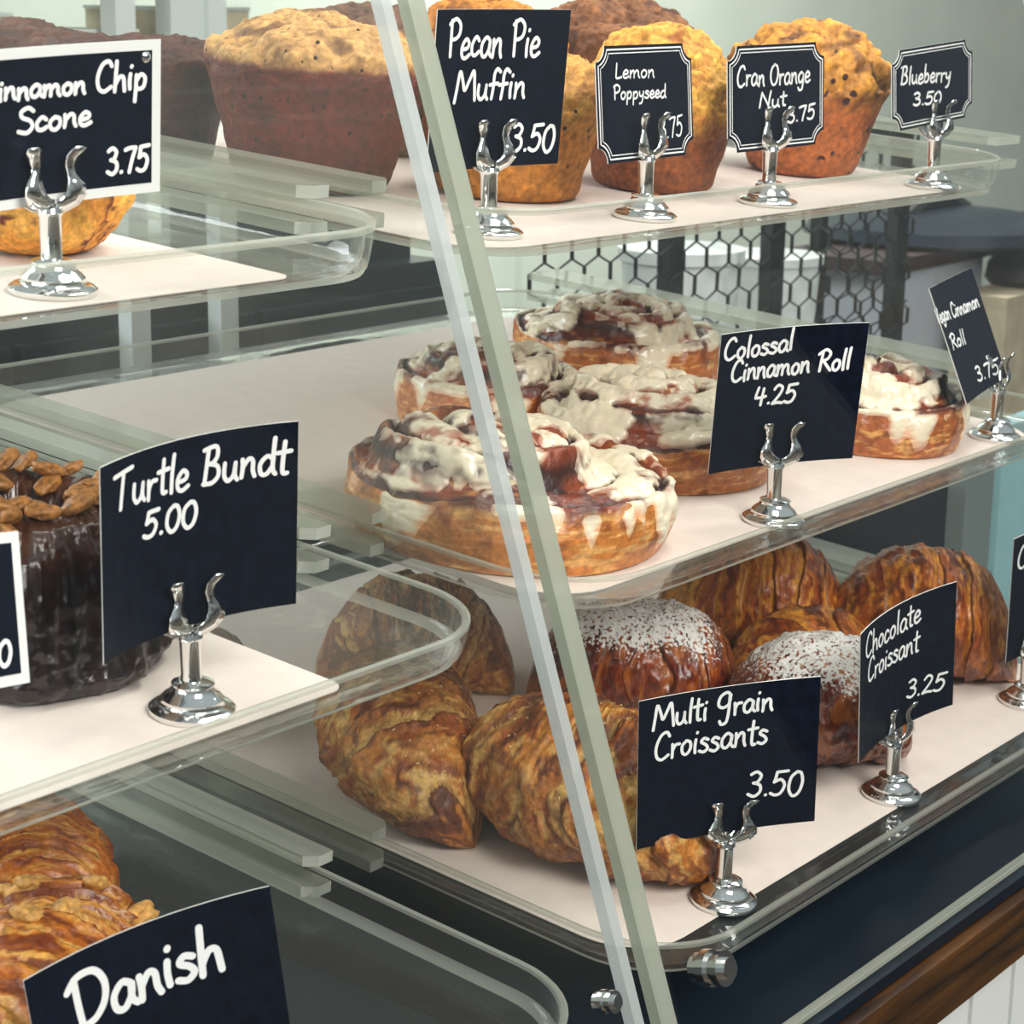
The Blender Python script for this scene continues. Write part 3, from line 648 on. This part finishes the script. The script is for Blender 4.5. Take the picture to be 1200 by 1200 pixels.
mu = [
 # k, x, y, rb, rt, hc, ov, dome
 (1, 114.9, 110.9, 6.0, 7.9, 8.6, .35, 4.2, 'big muffin with dark chocolate-brown sides and tan domed top beside the panel', '6a2818', 'dca866', '5a2616', M['poppy'], 3, .35),
 (1, 112.1, 127.3, 6.0, 7.0, 7.8, .3, 1.8, 'dark brown muffin partly behind the framed scone card', '4f2a20', '5a3226', '3a1d17', M['muffin'], 5, .6),
 (1, 111.6, 143.5, 5.5, 6.6, 7.4, .4, 1.8, 'dark brown muffin top peeking above the framed scone card', '4f2a20', '6a4030', '3a1d17', M['muffin'], 8, .6),
 (1, 127.1, 101.4, 5.8, 6.7, 6.3, .4, 5.6, 'golden seeded muffin behind the pecan pie muffin card', 'c07a2c', 'd29a4a', 'a8641f', M['poppy'], 11, .6),
 (1, 142.8, 98.4, 5.0, 6.3, 6.3, .5, 7.0, 'golden muffin with browned cup behind the lemon poppyseed card', '8a4a20', 'e6aa48', 'a85a24', M['muffin'], 14, .7),
 (1, 167.0, 98.4, 4.9, 6.8, 7.6, .6, 6.3, 'tall orange-brown fruit muffin behind the cran orange nut card', 'b4622a', 'e8a03a', '5a2810', M['berry'], 17, 1.0),
 (1, 137.2, 123.8, 5.6, 6.8, 9.0, .4, 3.4, 'brownish grey muffin top behind the tan-topped muffin', '6a4230', '7a5844', '5b3424', M['muffin'], 23, .8),
 (1, 140.5, 114.9, 5.2, 6.2, 9.0, .4, 5.2, 'dark orange muffin seen between the panel edges above the pecan card', 'a4551e', 'd98a30', '6a3014', M['muffin'], 26, .8),
 (1, 160.3, 115.6, 5.6, 7.0, 9.4, .5, 5.0, 'brown crusted muffin top between the pecan and lemon cards', '7a4426', '94603a', '4a2818', M['muffin'], 29, .9),
]
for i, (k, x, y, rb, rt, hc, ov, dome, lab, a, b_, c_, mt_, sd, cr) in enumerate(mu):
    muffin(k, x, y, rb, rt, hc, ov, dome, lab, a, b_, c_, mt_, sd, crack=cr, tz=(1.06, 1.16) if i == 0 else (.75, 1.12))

# scone behind its card: a rough wedge-like mound
def lump(name, k, x, y, yaw, rx, ry, h, label, cat, cols, mat, seed, rough=.5, group=None, power=.6, hgt=0.42):
    rt_ = empty(name, label, cat, onp(k, x, y, hgt), rtray(yaw), group)
    nu, nv = 110, 160; u = np.linspace(0.001, 1, nu); th = np.linspace(0, 2*np.pi, nv, endpoint=False)
    T, U = np.meshgrid(th, u); a = U*np.pi
    r = np.sin(a)**power; z = (1-np.cos(a))/2
    P = np.stack([rx*r*np.cos(T), ry*r*np.sin(T), h*z], -1)
    n1 = fbm(P/2.4, seed, 3); n2 = fbm(P/.8, seed+4, 4); n3 = fbm(P/.3, seed+8, 2)
    d = (n1*1.2+n2*.6+n3*.15)*rough*smooth(0, .2, z)
    P = P+np.stack([np.cos(T), np.sin(T), z], -1)*d[..., None]
    c = mix(srgb(cols[0]), srgb(cols[1]), smooth(-.15, .35, n1+n2*.6)); c = mix(c, srgb(cols[2]), smooth(.12, .32, n2-n1*.3))
    grid('crumb', P, mat, rt_, np.clip(c*(1+.3*n3)[..., None], 0, 1)); return rt_
lump('scone', 1, 78.7, 98.4, 10, 5.2, 4.6, 7.2, 'golden scone with dark cinnamon chips behind the white-framed card', 'scone', ('e89b3c', 'f0b04c', '6a2612'), M['muffin'], 41, .7, None, .5)

# ---------------------------------------------------------------- cinnamon rolls
def roll(k, x, y, yaw, R, h1, hump, label, seed, pitch=2.7, hoff=(0, 0), hr=.72, ice=.0, drip=.45, side='b8692c', sq=1.0, browned='5a2212'):
    rt_ = empty('cinnamon_roll', label, 'cinnamon roll', onp(k, x, y, .42), rtray(yaw), 'iced cinnamon rolls on the middle level')
    nv = 300; th = np.linspace(0, 2*np.pi, nv, endpoint=False)
    sr = np.r_[np.linspace(.05, .93, 12), .975+.045*np.sin(np.linspace(0, np.pi, 44)*.85), np.linspace(.985, .002, 150)]
    n1, n2_ = 12, 44
    sz = np.r_[np.zeros(12), .02+.93*np.linspace(0, 1, 44)**1.0, np.ones(150)]
    T, S = np.meshgrid(th, sr); _, Zf = np.meshgrid(th, sz); istop = np.repeat((np.arange(len(sr)) >= 56)[:, None], nv, 1).astype(float)
    Rm = R*(1+.035*np.sin(2*T+seed)+.025*np.sin(3*T+seed*2))
    rr = S*Rm; X = rr*np.cos(T); Y = rr*np.sin(T)*sq
    ph = rr/pitch+T/(2*np.pi)
    fr = ph-np.floor(ph); coil = np.abs(np.sin(np.pi*ph))**.55            # 0 in the groove, 1 on the crest
    # hump: the inner coils stand above the outer band
    hx, hy = hoff; rh = np.hypot(X-hx, Y/sq-hy)
    q = np.floor(ph)-T/(2*np.pi)                                          # coil number steps the height
    lev = smooth(hr*R*1.02, hr*R*.86, rh)
    inner = smooth(hr*R*.9, 0, rh)
    ztop = h1+hump*lev*(.72+.28*inner)+(coil-1)*1.5*(.7+.3*lev)
    edge = smooth(R*1.0, R*.93, S*R)
    ztop = ztop-(1-edge)*.5
    Z = np.where(istop > 0, ztop, Zf*(h1-.95))
    P = np.stack([X, Y, Z], -1)
    b1 = fbm(P/3.0, seed, 3); b2 = fbm(P/1.0, seed+3, 4); b3 = fbm(P/.35, seed+5, 3)
    bot = smooth(0, .8, Z)
    P[..., 2] += (b1*.6+b2*.18+b3*.06)*bot
    P[..., 0] += np.cos(T)*(b1*.45+b2*.15+b3*.05)*bot; P[..., 1] += np.sin(T)*(b1*.45+b2*.15+b3*.05)*bot
    # colours: golden sides with pale streaks, browned crests, dark filling in the grooves and under the hump
    streak = fbm(np.stack([T*6, Z*3.5, rr*.3], -1), seed+7, 3)
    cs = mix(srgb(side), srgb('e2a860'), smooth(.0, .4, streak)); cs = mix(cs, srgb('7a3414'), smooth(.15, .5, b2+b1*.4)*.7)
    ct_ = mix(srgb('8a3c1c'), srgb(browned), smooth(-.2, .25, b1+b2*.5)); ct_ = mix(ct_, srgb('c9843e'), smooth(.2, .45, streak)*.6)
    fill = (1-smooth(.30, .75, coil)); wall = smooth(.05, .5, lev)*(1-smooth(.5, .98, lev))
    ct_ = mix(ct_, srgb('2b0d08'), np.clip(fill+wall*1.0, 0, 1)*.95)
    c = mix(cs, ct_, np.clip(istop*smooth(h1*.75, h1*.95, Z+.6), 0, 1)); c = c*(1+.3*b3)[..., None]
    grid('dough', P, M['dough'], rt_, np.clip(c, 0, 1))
    # icing: a second skin over the top that breaks open and runs down the side
    dT = np.gradient(P, axis=1); dT[:, 0] = P[:, 1]-P[:, -1]; dT[:, -1] = P[:, 0]-P[:, -2]; dS = np.gradient(P, axis=0)
    N = np.cross(dS, dT); N /= np.linalg.norm(N, axis=-1, keepdims=True)+1e-9
    if N[100, :, 2].mean() < 0: N = -N
    sw = fbm(np.stack([X/3.4+b1*.9, Y/3.4+b1*.9, Z*.12], -1), seed+31, 4)*1.5+fbm(P/.8, seed+33, 2)*.3
    runs = np.clip(fbm(np.stack([np.cos(T)*R/2.6, np.sin(T)*R/2.6, Z*0+3.3], -1), seed+37, 2)*2.2+drip-.35, -1, 1)
    low = (1-Z/h1)                                                         # 0 at the rim, 1 at the paper
    side_m = runs-low*1.05+.12*b2
    top_m = sw*.8+.16+ice-.55*fill*(1-.5*smooth(.2, .6, sw))+.35*fbm(np.stack([ph*3.0, T*1.2, b1], -1), seed+41, 3)
    mk = np.where(istop > 0, top_m, side_m)
    tkn = smooth(0, .5, mk)*.2-.10*(1-smooth(-.08, .1, mk))
    tkn = tkn+np.where(istop > 0, .12*fill, .1*smooth(.5, .9, low))*smooth(0, .3, mk)
    sl = slice(11, len(sr)-1)
    thin = smooth(.0, .42, mk+.25*streak-.12*(1-coil)); ic = mix(np.clip(c*1.5+.06, 0, 1), srgb('f1e4c8'), np.clip(.12+thin, 0, 1)); ic = ic*(1-.10*np.clip(b2*2, 0, 1))[..., None]
    grid('icing', (P+N*tkn[..., None])[sl], M['icing'], rt_, color=np.clip(ic, 0, 1)[sl], keep=(mk > -.04)[sl])
    return rt_
roll(2, 114.2, 90.3, 38, 10.9, 5.2, 3.6, 'large iced cinnamon roll at the front corner of the middle tray behind the panel edges', 2, 2.9, (-1.0, 2.2), .68, .04, .85, 'c87a34', 1.12)
roll(2, 137.9, 94.1, 38, 9.1, 4.8, 3.2, 'iced cinnamon roll between the front roll and the colossal roll card', 6, 2.6, (-.5, .5), .78, .26, .5, sq=1.06)
roll(2, 163.4, 87.7, 200, 8.4, 4.8, 2.2, 'iced cinnamon roll nearest the turned vegan card', 9, 2.6, (0, 0), .78, .10, .55, 'a85a28')
roll(2, 162.3, 115.7, 30, 9.9, 5.2, 2.6, 'iced cinnamon roll at the back behind the middle roll', 12, 2.5, (0, 0), .78, .08, .4)
roll(2, 138.0, 112.0, 60, 8.2, 4.8, 2.2, 'iced cinnamon roll tucked behind the large front roll', 15, 2.6, (0, 0), .75, .10, .5)

# ---------------------------------------------------------------- croissants
def croissant(k, x, y, yaw, R, Lh, arc, label, seed, mat, cols, nlay=8, horn=.32, flat=.78, sugar=0, group='croissants on the bottom level', seedsn=0, name='croissant', step=.10, asym=0, z0=.42, cat='croissant', pw=.75, tipx=4.5, fk=.45):
    """crescent: R thickest radius, Lh half length along the curve, arc total bend in degrees, horn tip radius factor"""
    rt_ = empty(name, label, cat, onp(k, x, y, z0), rtray(yaw), group)
    nu, nv = 260, 120; s = np.linspace(-1, 1, nu); th = np.linspace(0, 2*np.pi, nv, endpoint=False)
    A = R_(arc)/2; cr = Lh/max(A, 1e-3)
    cx = cr*np.sin(A*s); cy = cr*(1-np.cos(A*s)); tx = np.cos(A*s); ty = np.sin(A*s)
    e = np.clip(1-np.abs(s), 0, 1)
    rad = R*(horn+(1-horn)*np.sin(np.pi/2*np.clip(e*1.15, 0, 1))**pw)*np.sqrt(np.clip(1-np.abs(s)**tipx, 0, 1))*(1+asym*s)
    rad = np.maximum(rad, .02)
    T, S = np.meshgrid(th, s); Rd = np.repeat(rad[:, None], nv, 1)
    # wrapped layers: the ridges lean towards the middle and ride over each other
    wv = fbm(np.stack([np.cos(T)*1.3, np.sin(T)*1.3, S*1.6], -1), seed, 3)
    u = (np.abs(S)**.85)*nlay+.42*np.sin(T+seed)+.55*wv+.3*np.sin(3.1*S+seed)
    sw = u-np.floor(u)                                     # sawtooth along the horn
    lipw = .05+.05*np.abs(wv)
    ridge = (1-sw)**.8*smooth(0, lipw, sw)
    layer = 1+step*(ridge-.45)*smooth(0, .12, np.abs(S))
    cxs, cys, txs, tys = (np.repeat(a[:, None], nv, 1) for a in (cx, cy, tx, ty))
    ur = Rd*layer
    ox = np.cos(T); oz = np.sin(T)
    P = np.stack([cxs-tys*ox*ur, cys+txs*ox*ur, oz*ur*.92], -1)
    flk = fbm(np.stack([u*9, np.cos(T)*1.5, np.sin(T)*1.5], -1), seed+19, 3)*R
    n1 = fbm(P/2.6, seed+1, 3); n2 = fbm(P/.9, seed+2, 4); n3 = fbm(P/.32, seed+3, 3)
    d = (n1*.08*R+n2*.05*R+n3*.022*R+flk*.012*R*fk)*(.35+.65*Rd/R)
    P = P+np.stack([-tys*ox, txs*ox, oz], -1)*d[..., None]
    base = rad.max()*.72
    P[..., 2] = np.where(P[..., 2] < 0, P[..., 2]*flat, P[..., 2])+(rad*.74)[:, None]
    P[..., 2] = np.maximum(P[..., 2], .0+.02*np.abs(n3))
    wx = fbm(P/1.7, seed+15, 3)
    st = fbm(np.stack([u*(4.5 if fk < .3 else 7)+wx*3.2, np.cos(T)*1.1+wx, np.sin(T)*1.1], -1), seed+11, 4)       # drawn-out lamination lines round the horn
    st2 = fbm(np.stack([u*20+wx*5, np.cos(T)*2.5, np.sin(T)*2.5], -1), seed+12, 2)
    c = mix(srgb(cols[0]), srgb(cols[1]), smooth(-.25, .3, n1+st*.8))
    c = mix(c, srgb(cols[3]), smooth(.02, .38, -st+st2*.35)*.8)
    c = mix(c, srgb(cols[2]), smooth(.12, .42, st+st2*.4)*.8)
    c = mix(c, srgb(cols[2]), smooth(.72, .95, sw+.2*st)*.6)      # pale inner dough shows where a layer ends
    c = mix(c, srgb(cols[3]), (1-smooth(.0, .12, sw+.05*n2))*.8)   # dark baked lip
    c = mix(c, srgb(cols[3]), smooth(.18, .5, n2+n1*.5)*.55)
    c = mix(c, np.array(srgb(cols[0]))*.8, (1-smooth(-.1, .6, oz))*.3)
    c = c*(1+.3*n3)[..., None]
    mk = None
    if sugar: mk = smooth(.1, .85, oz+.25*n1)*smooth(1.15, .5, np.abs(S-.05))*.60*sugar
    o = grid('crust', P, mat, rt_, np.clip(c, 0, 1), mask=mk, caps=(True, True))
    if seedsn:
        rnd = random.Random(seed); mb = MB()
        for _ in range(seedsn):
            i = rnd.randrange(20, nu-20); j = rnd.randrange(4, nv//2-4); p = Vector(P[i, j]); n = (Vector(P[i, j])-Vector((cx[i], cy[i], rad[i]*.74))).normalized()
            a = Vector((rnd.uniform(-1, 1), rnd.uniform(-1, 1), rnd.uniform(-1, 1))); a = (a-n*a.dot(n)).normalized(); b = n.cross(a)
            q = rnd.uniform(.8, 1.15)
            vs = [p+a*.17*q, p+b*.1*q, p-a*.17*q, p-b*.1*q, p+n*.09*q, p-n*.06]
            mb.add(vs, [(0, 1, 4), (1, 2, 4), (2, 3, 4), (3, 0, 4), (1, 0, 5), (2, 1, 5), (3, 2, 5), (0, 3, 5)])
        sd_ = mb.build('seed_topping', M['seed'], rt_, True); sd_['kind'] = 'stuff'
    return rt_
GR = ('9e5018', 'c67c2c', 'e4b868', '4e1e08')
PL_ = ('944410', 'b4621c', 'dc9a3c', '46180a')
CH = ('70280c', '8e3e12', 'b86a24', '38100a')
croissant(3, 112.8, 100.8, 224, 6.0, 13.0, 110, 'multi grain croissant pointing its thick horn to the front, left of the other seeded one', 3, M['grain'], GR, 2.6, .74, seedsn=80, step=.09, tipx=4, fk=1)
croissant(3, 114.4, 84.0, 266, 6.8, 12.0, 120, 'curled multi grain croissant behind the panel edges and the multi grain card', 5, M['grain'], GR, 2.3, .34, seedsn=70, step=.08, fk=.8, tipx=5)
croissant(3, 111.8, 122.3, 200, 4.0, 7.4, 60, 'multi grain croissant end showing under the left-hand middle tray', 8, M['grain'], GR, 3, .5, seedsn=20)
croissant(3, 130.7, 113.9, 130, 5.7, 8.9, 50, 'multi grain croissant at the back of the bottom tray behind the thick-horned one', 10, M['grain'], GR, 3, .45, seedsn=30)
croissant(3, 139.6, 96.4, 128, 6.1, 9.5, 12, 'sugar-dusted chocolate croissant nearest the panel edges', 12, M['sugar'], CH, 2.2, .7, sugar=1.0, step=.06, group='sugared chocolate croissants', pw=.5, tipx=4, fk=.1)
croissant(3, 143.6, 80.6, 146, 6.3, 8.2, 12, 'sugar-dusted chocolate croissant behind the curved chocolate croissant card', 15, M['sugar'], CH, 2.2, .75, sugar=1.0, step=.06, group='sugared chocolate croissants', pw=.45, tipx=4, fk=.1)
croissant(3, 162.3, 98.6, 128, 6.8, 10.0, 50, 'glossy plain croissant at the back, under the middle tray', 18, M['crust'], PL_, 3.0, .4, step=.10, fk=.12)
croissant(3, 156.6, 89.4, 150, 4.6, 8.4, 60, 'small glossy plain croissant between the two large plain ones', 21, M['crust'], PL_, 2.8, .4, step=.10, fk=.12)
croissant(3, 169.6, 84.8, 128, 7.1, 9.5, 40, 'largest glossy plain croissant behind the chocolate croissant card', 24, M['crust'], PL_, 3.0, .5, step=.10, fk=.12)

# ---------------------------------------------------------------- bundt cake
bt = empty('bundt_cake', 'chocolate-glazed bundt cake topped with pecans beside the turtle bundt card', 'cake', onp(2, 71.5, 92.7, .42), rtray(0))
nu, nv = 190, 300; th = np.linspace(0, 2*np.pi, nv, endpoint=False)
kp = np.array([(2.2, 0), (6.8, 0), (8.0, .25), (8.3, 1.2), (8.15, 3.2), (7.8, 5.8), (7.1, 8.0), (6.0, 9.4), (4.6, 10.0), (3.1, 9.5), (2.3, 8.2), (1.9, 6.8), (.05, 6.6)])
dd = np.r_[0, np.cumsum(np.hypot(*np.diff(kp, axis=0).T))]; tt = np.linspace(0, dd[-1], nu)
T, Rr = np.meshgrid(th, np.interp(tt, dd, kp[:, 0])); _, Z = np.meshgrid(th, np.interp(tt, dd, kp[:, 1]))
fl = .5+.5*np.cos(9*T+.6); out_ = smooth(2.5, 7, Rr)*smooth(0, 2, Z+.8)
Rr2 = Rr*(1-.075*(1-fl)**1.4*out_)
P = np.stack([Rr2*np.cos(T), Rr2*np.sin(T), Z], -1)
run = fbm(np.stack([np.cos(T)*7, np.sin(T)*7, Z*.18], -1), 51, 4); bl = fbm(P/.7, 52, 4); foot = 1-smooth(.4, 2.8, Z+run*2)
d = run*.55+bl*(.12+.35*foot)+foot*.35*smooth(.3, 1, Z)
P = P+np.stack([np.cos(T), np.sin(T), smooth(6, 9, Z)*.7], -1)*(d*smooth(0, .5, Z))[..., None]
c = mix(srgb('2a120b'), srgb('150907'), smooth(-.2, .3, run)); c = mix(c, srgb('54301c'), smooth(6.5, 9.5, Z+bl)*.7)
grid('glazed_cake', P, M['choc'], bt, c)
me = bpy.data.meshes.new('pecan'); bm = bmesh.new(); bmesh.ops.create_icosphere(bm, subdivisions=3, radius=.01)
for v in bm.verts:
    n = float(vnoise(np.array([v.co*160]), 3)[0]); v.co *= 1+.34*n
    v.co.x *= 1.1; v.co.y *= .56; v.co.z *= .36
    v.co.z -= .0012*math.exp(-(v.co.y/.0012)**2)*(1 if v.co.z > 0 else 0)
bm.to_mesh(me); bm.free(); me.materials.append(M['nut']); me.polygons.foreach_set('use_smooth', [True]*len(me.polygons))
rnd = random.Random(4)
for i in range(46):
    a = rnd.uniform(0, 2*math.pi); r = rnd.uniform(2.6, 6.6); z = 10.1-max(0, abs(r-4.4)-.6)*.62+rnd.uniform(.1, .45)
    o = bpy.data.objects.new('pecan', me); COL.objects.link(o); o.parent = bt
    o.location = (r*math.cos(a)*.01, r*math.sin(a)*.01, z*.01); o.rotation_euler = (rnd.uniform(-.5, .5), rnd.uniform(-.5, .5), rnd.uniform(0, 6.28)); q = rnd.uniform(.8, 1.25); o.scale = (q, q, q)

# ---------------------------------------------------------------- danish pastries on the lower left tray
def danish(x, y, yaw, label, seed, nuts, R=5.6, z=0.42):
    d_ = croissant(3, x, y, yaw, R, 10, 50, label, seed, M['crust'], ('b8641e', 'd68a34', 'e0ac58', '6a2a10'), 5, .6, step=.14, group='danish pastries on the bottom level', name='danish', cat='danish', z0=z)
    cr_ = d_.children[0].data; rnd = random.Random(seed); n = len(cr_.vertices); cnt = 0
    while cnt < nuts:
        v = cr_.vertices[rnd.randrange(n)].co
        if v.z < R*.0085: continue
        cnt += 1
        o = bpy.data.objects.new('almond_cluster', me2); COL.objects.link(o); o.parent = d_
        o.location = v; o.rotation_euler = (rnd.uniform(-.6, .6), rnd.uniform(-.6, .6), rnd.uniform(0, 6.28)); q = rnd.uniform(.7, 1.3); o.scale = (q, q, q)
me2 = bpy.data.meshes.new('almond_cluster'); bm = bmesh.new(); bmesh.ops.create_icosphere(bm, subdivisions=3, radius=.0085)
for v in bm.verts:
    n = float(vnoise(np.array([v.co*240]), 3)[0]); v.co *= 1+.4*n; v.co.z *= .6
bm.to_mesh(me2); bm.free(); me2.materials.append(plain('almond_crumble', 'cf9a50', .6, bump=.4, scale=250, var=.3)); me2.polygons.foreach_set('use_smooth', [True]*len(me2.polygons))
danish(76.4, 100.2, 60, 'browned danish at the back of the lower left tray', 61, 4)
danish(69.1, 88.6, 35, 'danish with nut clusters in front, behind its chalk card', 63, 26, 5.8)

# ---------------------------------------------------------------- beyond the cases
def bgroot(name, label, cat, p): return empty(name, label, cat, p)
# wire basket with black posts
bk = bgroot('wire_basket', 'chicken wire basket with black corner posts behind the right-hand case', 'basket', (270, 172, -100))
xs_ = (237, 264, 303)
for x in xs_: wp(MB().box(x-1.9, x+1.9, 158.6, 160.6, -100, -18), 'post', M['black'], bk)
wp(MB().box(306.5, 309, 176, 178, -100, -18), 'post', M['black'], bk)
wp(MB().box(235, 305, 158.6, 160.6, -19.5, -17).box(303, 309, 158.6, 178, -19.5, -17).box(235, 309, 158.6, 178, -101, -99), 'rim_bar', M['black'], bk)
def netting(p0, ux, ncol, nrow, cw, ch, root):
    mb = MB(); rnd = random.Random(2)
    for i in range(ncol):
        for j in range(nrow):
            ox = i*cw+(cw/2 if j % 2 else 0); oz = j*ch*.75
            P = [(ox, oz), (ox-cw/2, oz+ch*.25), (ox-cw/2, oz+ch*.75), (ox, oz+ch)]
            pp = [Vector(p0)+Vector(ux)*(a+math.sin(b*3)*.12)+Vector((0, 0, b)) for a, b in P]
            mb.tube(pp, .16, 5); mb.tube([pp[0], Vector(p0)+Vector(ux)*(ox+cw/2)+Vector((0, 0, oz+ch*.25))], .16, 5)
            mb.tube(pp[1:3], .3, 5)
    o = wp(mb, 'wire_netting', M['wire'], root); o['kind'] = 'stuff'
netting((206, 158, -66), (1, 0, 0), 17, 13, 5.8, 4.9, bk)
netting((304.5, 160, -66), (0, 1, 0), 4, 13, 4.4, 4.9, bk)
def tub(x, y, z0, r, h, label):
    b = MB().lathe([(.1, z0), (r*.9, z0), (r, z0+h*.9), (r*1.06, z0+h*.9), (r*1.06, z0+h), (r*.96, z0+h), (r*.9, z0+h-1), (.1, z0+h-1)], 36, (x, y))
    o = b.build('plastic_tub', M['cup'], world=True, smooth_=True); c = W((x, y, z0))
    for v in o.data.vertices: v.co -= c
    o.location = c; return tag(o, label, 'tub', 'white tubs in the wire basket')
tub(256, 170.5, -98.9, 9.5, 46, 'lower white tub in the wire basket behind the colossal roll card')
tub(283, 170, -98.9, 9, 48, 'white tub standing between the two right posts of the wire basket')
tub(256, 170.5, -52.8, 9, 18, 'white tub stacked on top in the wire basket')
tub(281, 170.2, -50.8, 8, 13, 'small white tub stacked beside the right post of the wire basket')

# back counter units
def unit(name, label, cat, x0, x1, y0, y1, z0, z1, mat, top=None, doors=0):
    r_ = bgroot(name, label, cat, ((x0+x1)/2, y0, z0))
    wp(MB().box(x0, x1, y0, y1, z0, z1), 'body', M[mat], r_)
    if top: wp(MB().box(x0-1, x1+1, y0-1, y1+1, z1, z1+2), 'top', M[top], r_)
    for i in range(doors):
        w_ = (x1-x0)/doors; wp(MB().box(x0+i*w_+.5, x0+(i+1)*w_-.5, y0-1.6, y0, z0+4, z1-3), 'door', M[mat], r_)
    return r_
unit('back_cabinet', 'dark navy cabinet behind the left-hand case', 'cabinet', 60, 196, 166, 200, -163, -31, 'navy', None, 4)
unit('basket_stand', 'dark low stand under the wire basket', 'stand', 228, 316, 156, 182, -163, -101.2, 'navy')
unit('low_cabinet', 'dark low cabinet running behind the croissants', 'cabinet', 198, 322, 190, 210, -163, -104, 'navy', None, 3)
unit('dark_cabinet', 'dark cabinet standing beyond the end of the case', 'cabinet', 199, 230, 112, 140, -163, -56, 'navy')
bb = unit('aqua_board', 'pale aqua painted board standing at the right picture edge', 'board', 243, 300, 111, 114, -163, -52, 'aqua')
unit('grey_post', 'grey painted post beside the aqua board', 'post', 233, 241, 111, 115, -163, -53, 'grey')
unit('side_table', 'pale low table beyond the aqua board', 'table', 330, 430, 160, 205, -163, -86, 'postw')
unit('tan_box', 'tan cardboard box on the table behind the vegan card', 'box', 354, 410, 163, 174, -85.9, -51.5, 'tan')
unit('lilac_box', 'pale lilac box beside the tan box behind the vegan card', 'box', 336, 372, 177, 196, -85.9, -46.5, 'lilac')
unit('shelf_board', 'dark maroon shelf board above the lilac box', 'shelf', 330, 460, 176, 200, -46.4, -43.8, 'maroon')
def dome(name, label, cat, c, r, h, mat):
    r_ = bgroot(name, label, cat, c)
    b = MB().lathe([(.1, 0), (r*.9, 0), (r, h*.15), (r*.95, h*.5), (r*.7, h*.85), (r*.3, h), (.1, h)], 30); o = b.build('shell', M[mat], r_, True)
    b = MB().tube([(-r*.5, 0, h*.8), (-r*.2, 0, h*1.25), (r*.2, 0, h*1.25), (r*.5, 0, h*.8)], r*.07, 8); b.build('handle', M['black'], r_, True)
dome('dark_bowl', 'black covered pan on the maroon shelf', 'pan', (372, 188, -43.7), 26, 6, 'navy')
dome('black_scoop', 'glossy black lid resting on the tan cardboard box', 'lid', (376, 168.5, -51.4), 9, 8, 'black')
# equipment on the navy cabinet and the rack at the far left
r_ = bgroot('espresso_grinder', 'blurred dark machine standing on the navy cabinet', 'machine', (182, 176, -31))
wp(MB().box(172, 194, 170, 190, -31, -21), 'body', M['navy'], r_); wp(MB().lathe([(3, -21), (5, -19), (5.5, -15), (.1, -15)], 24, (188, 178)), 'hopper', M['black'], r_, True)
wp(MB().tube([(176, 169, -24), (174, 166, -25), (171, 163, -26)], .8, 10), 'handle', M['chrome'], r_, True)
pr = bgroot('upright_frame', 'two slim off-white uprights in front of the navy cabinet', 'frame', (170, 162, -163))
for px in (158, 262):
    p = at_y(px, 380, 162); wp(MB().box(p[0]-1.3, p[0]+1.3, 161, 163, -163, -16), 'upright', M['postw'], pr)
rk = bgroot('storage_rack', 'off-white slatted storage rack behind the left-hand case', 'rack', (190, 210, -163))
for px in (158, 262):
    p = at_y(px, 380, 212); wp(MB().box(p[0]-1.7, p[0]+1.7, 212, 215, -163, 20), 'post', M['postw'], rk)
p = at_y(232, 30, 212); wp(MB().box(p[0]-4, p[0]+4, 213, 216, -163, 20), 'post', M['postw'], rk)
for z in (-52, -34, -16, 2): wp(MB().box(120, 215, 212, 236, z, z+1.6), 'shelf_board', M['postw'], rk)
for i, (x, w_, h_, l) in enumerate(((150, 20, 12, 'long tan cardboard carton on the rack shelf above the scone'), (174, 17, 10, 'short tan cardboard carton on the rack shelf beside the white post'), (196, 16, 13, 'tan cardboard carton on the rack shelf behind the tan muffin'))):
    r2 = bgroot('carton', l, 'box', (x+w_/2, 216, -14.4)); wp(MB().box(x, x+w_, 216.5, 233, -14.4, -14.4+h_), 'box_body', M['tan'], r2); wp(MB().box(x-.2, x+w_+.2, 216.3, 233.2, -14.4+h_, -13.9+h_), 'lid', M['postw'], r2)
o = MB().lathe([(.1, 0), (5, 0), (5.5, 2), (5.5, 9), (4, 11), (4, 12.5), (.1, 12.5)], 30).build('dark_jar', M['black'], None, True)
o.location = W((133, 200, -16)); 
o.location = W((142, 222, -14.4)); tag(o, 'dark lidded jar in the upper left corner', 'jar')
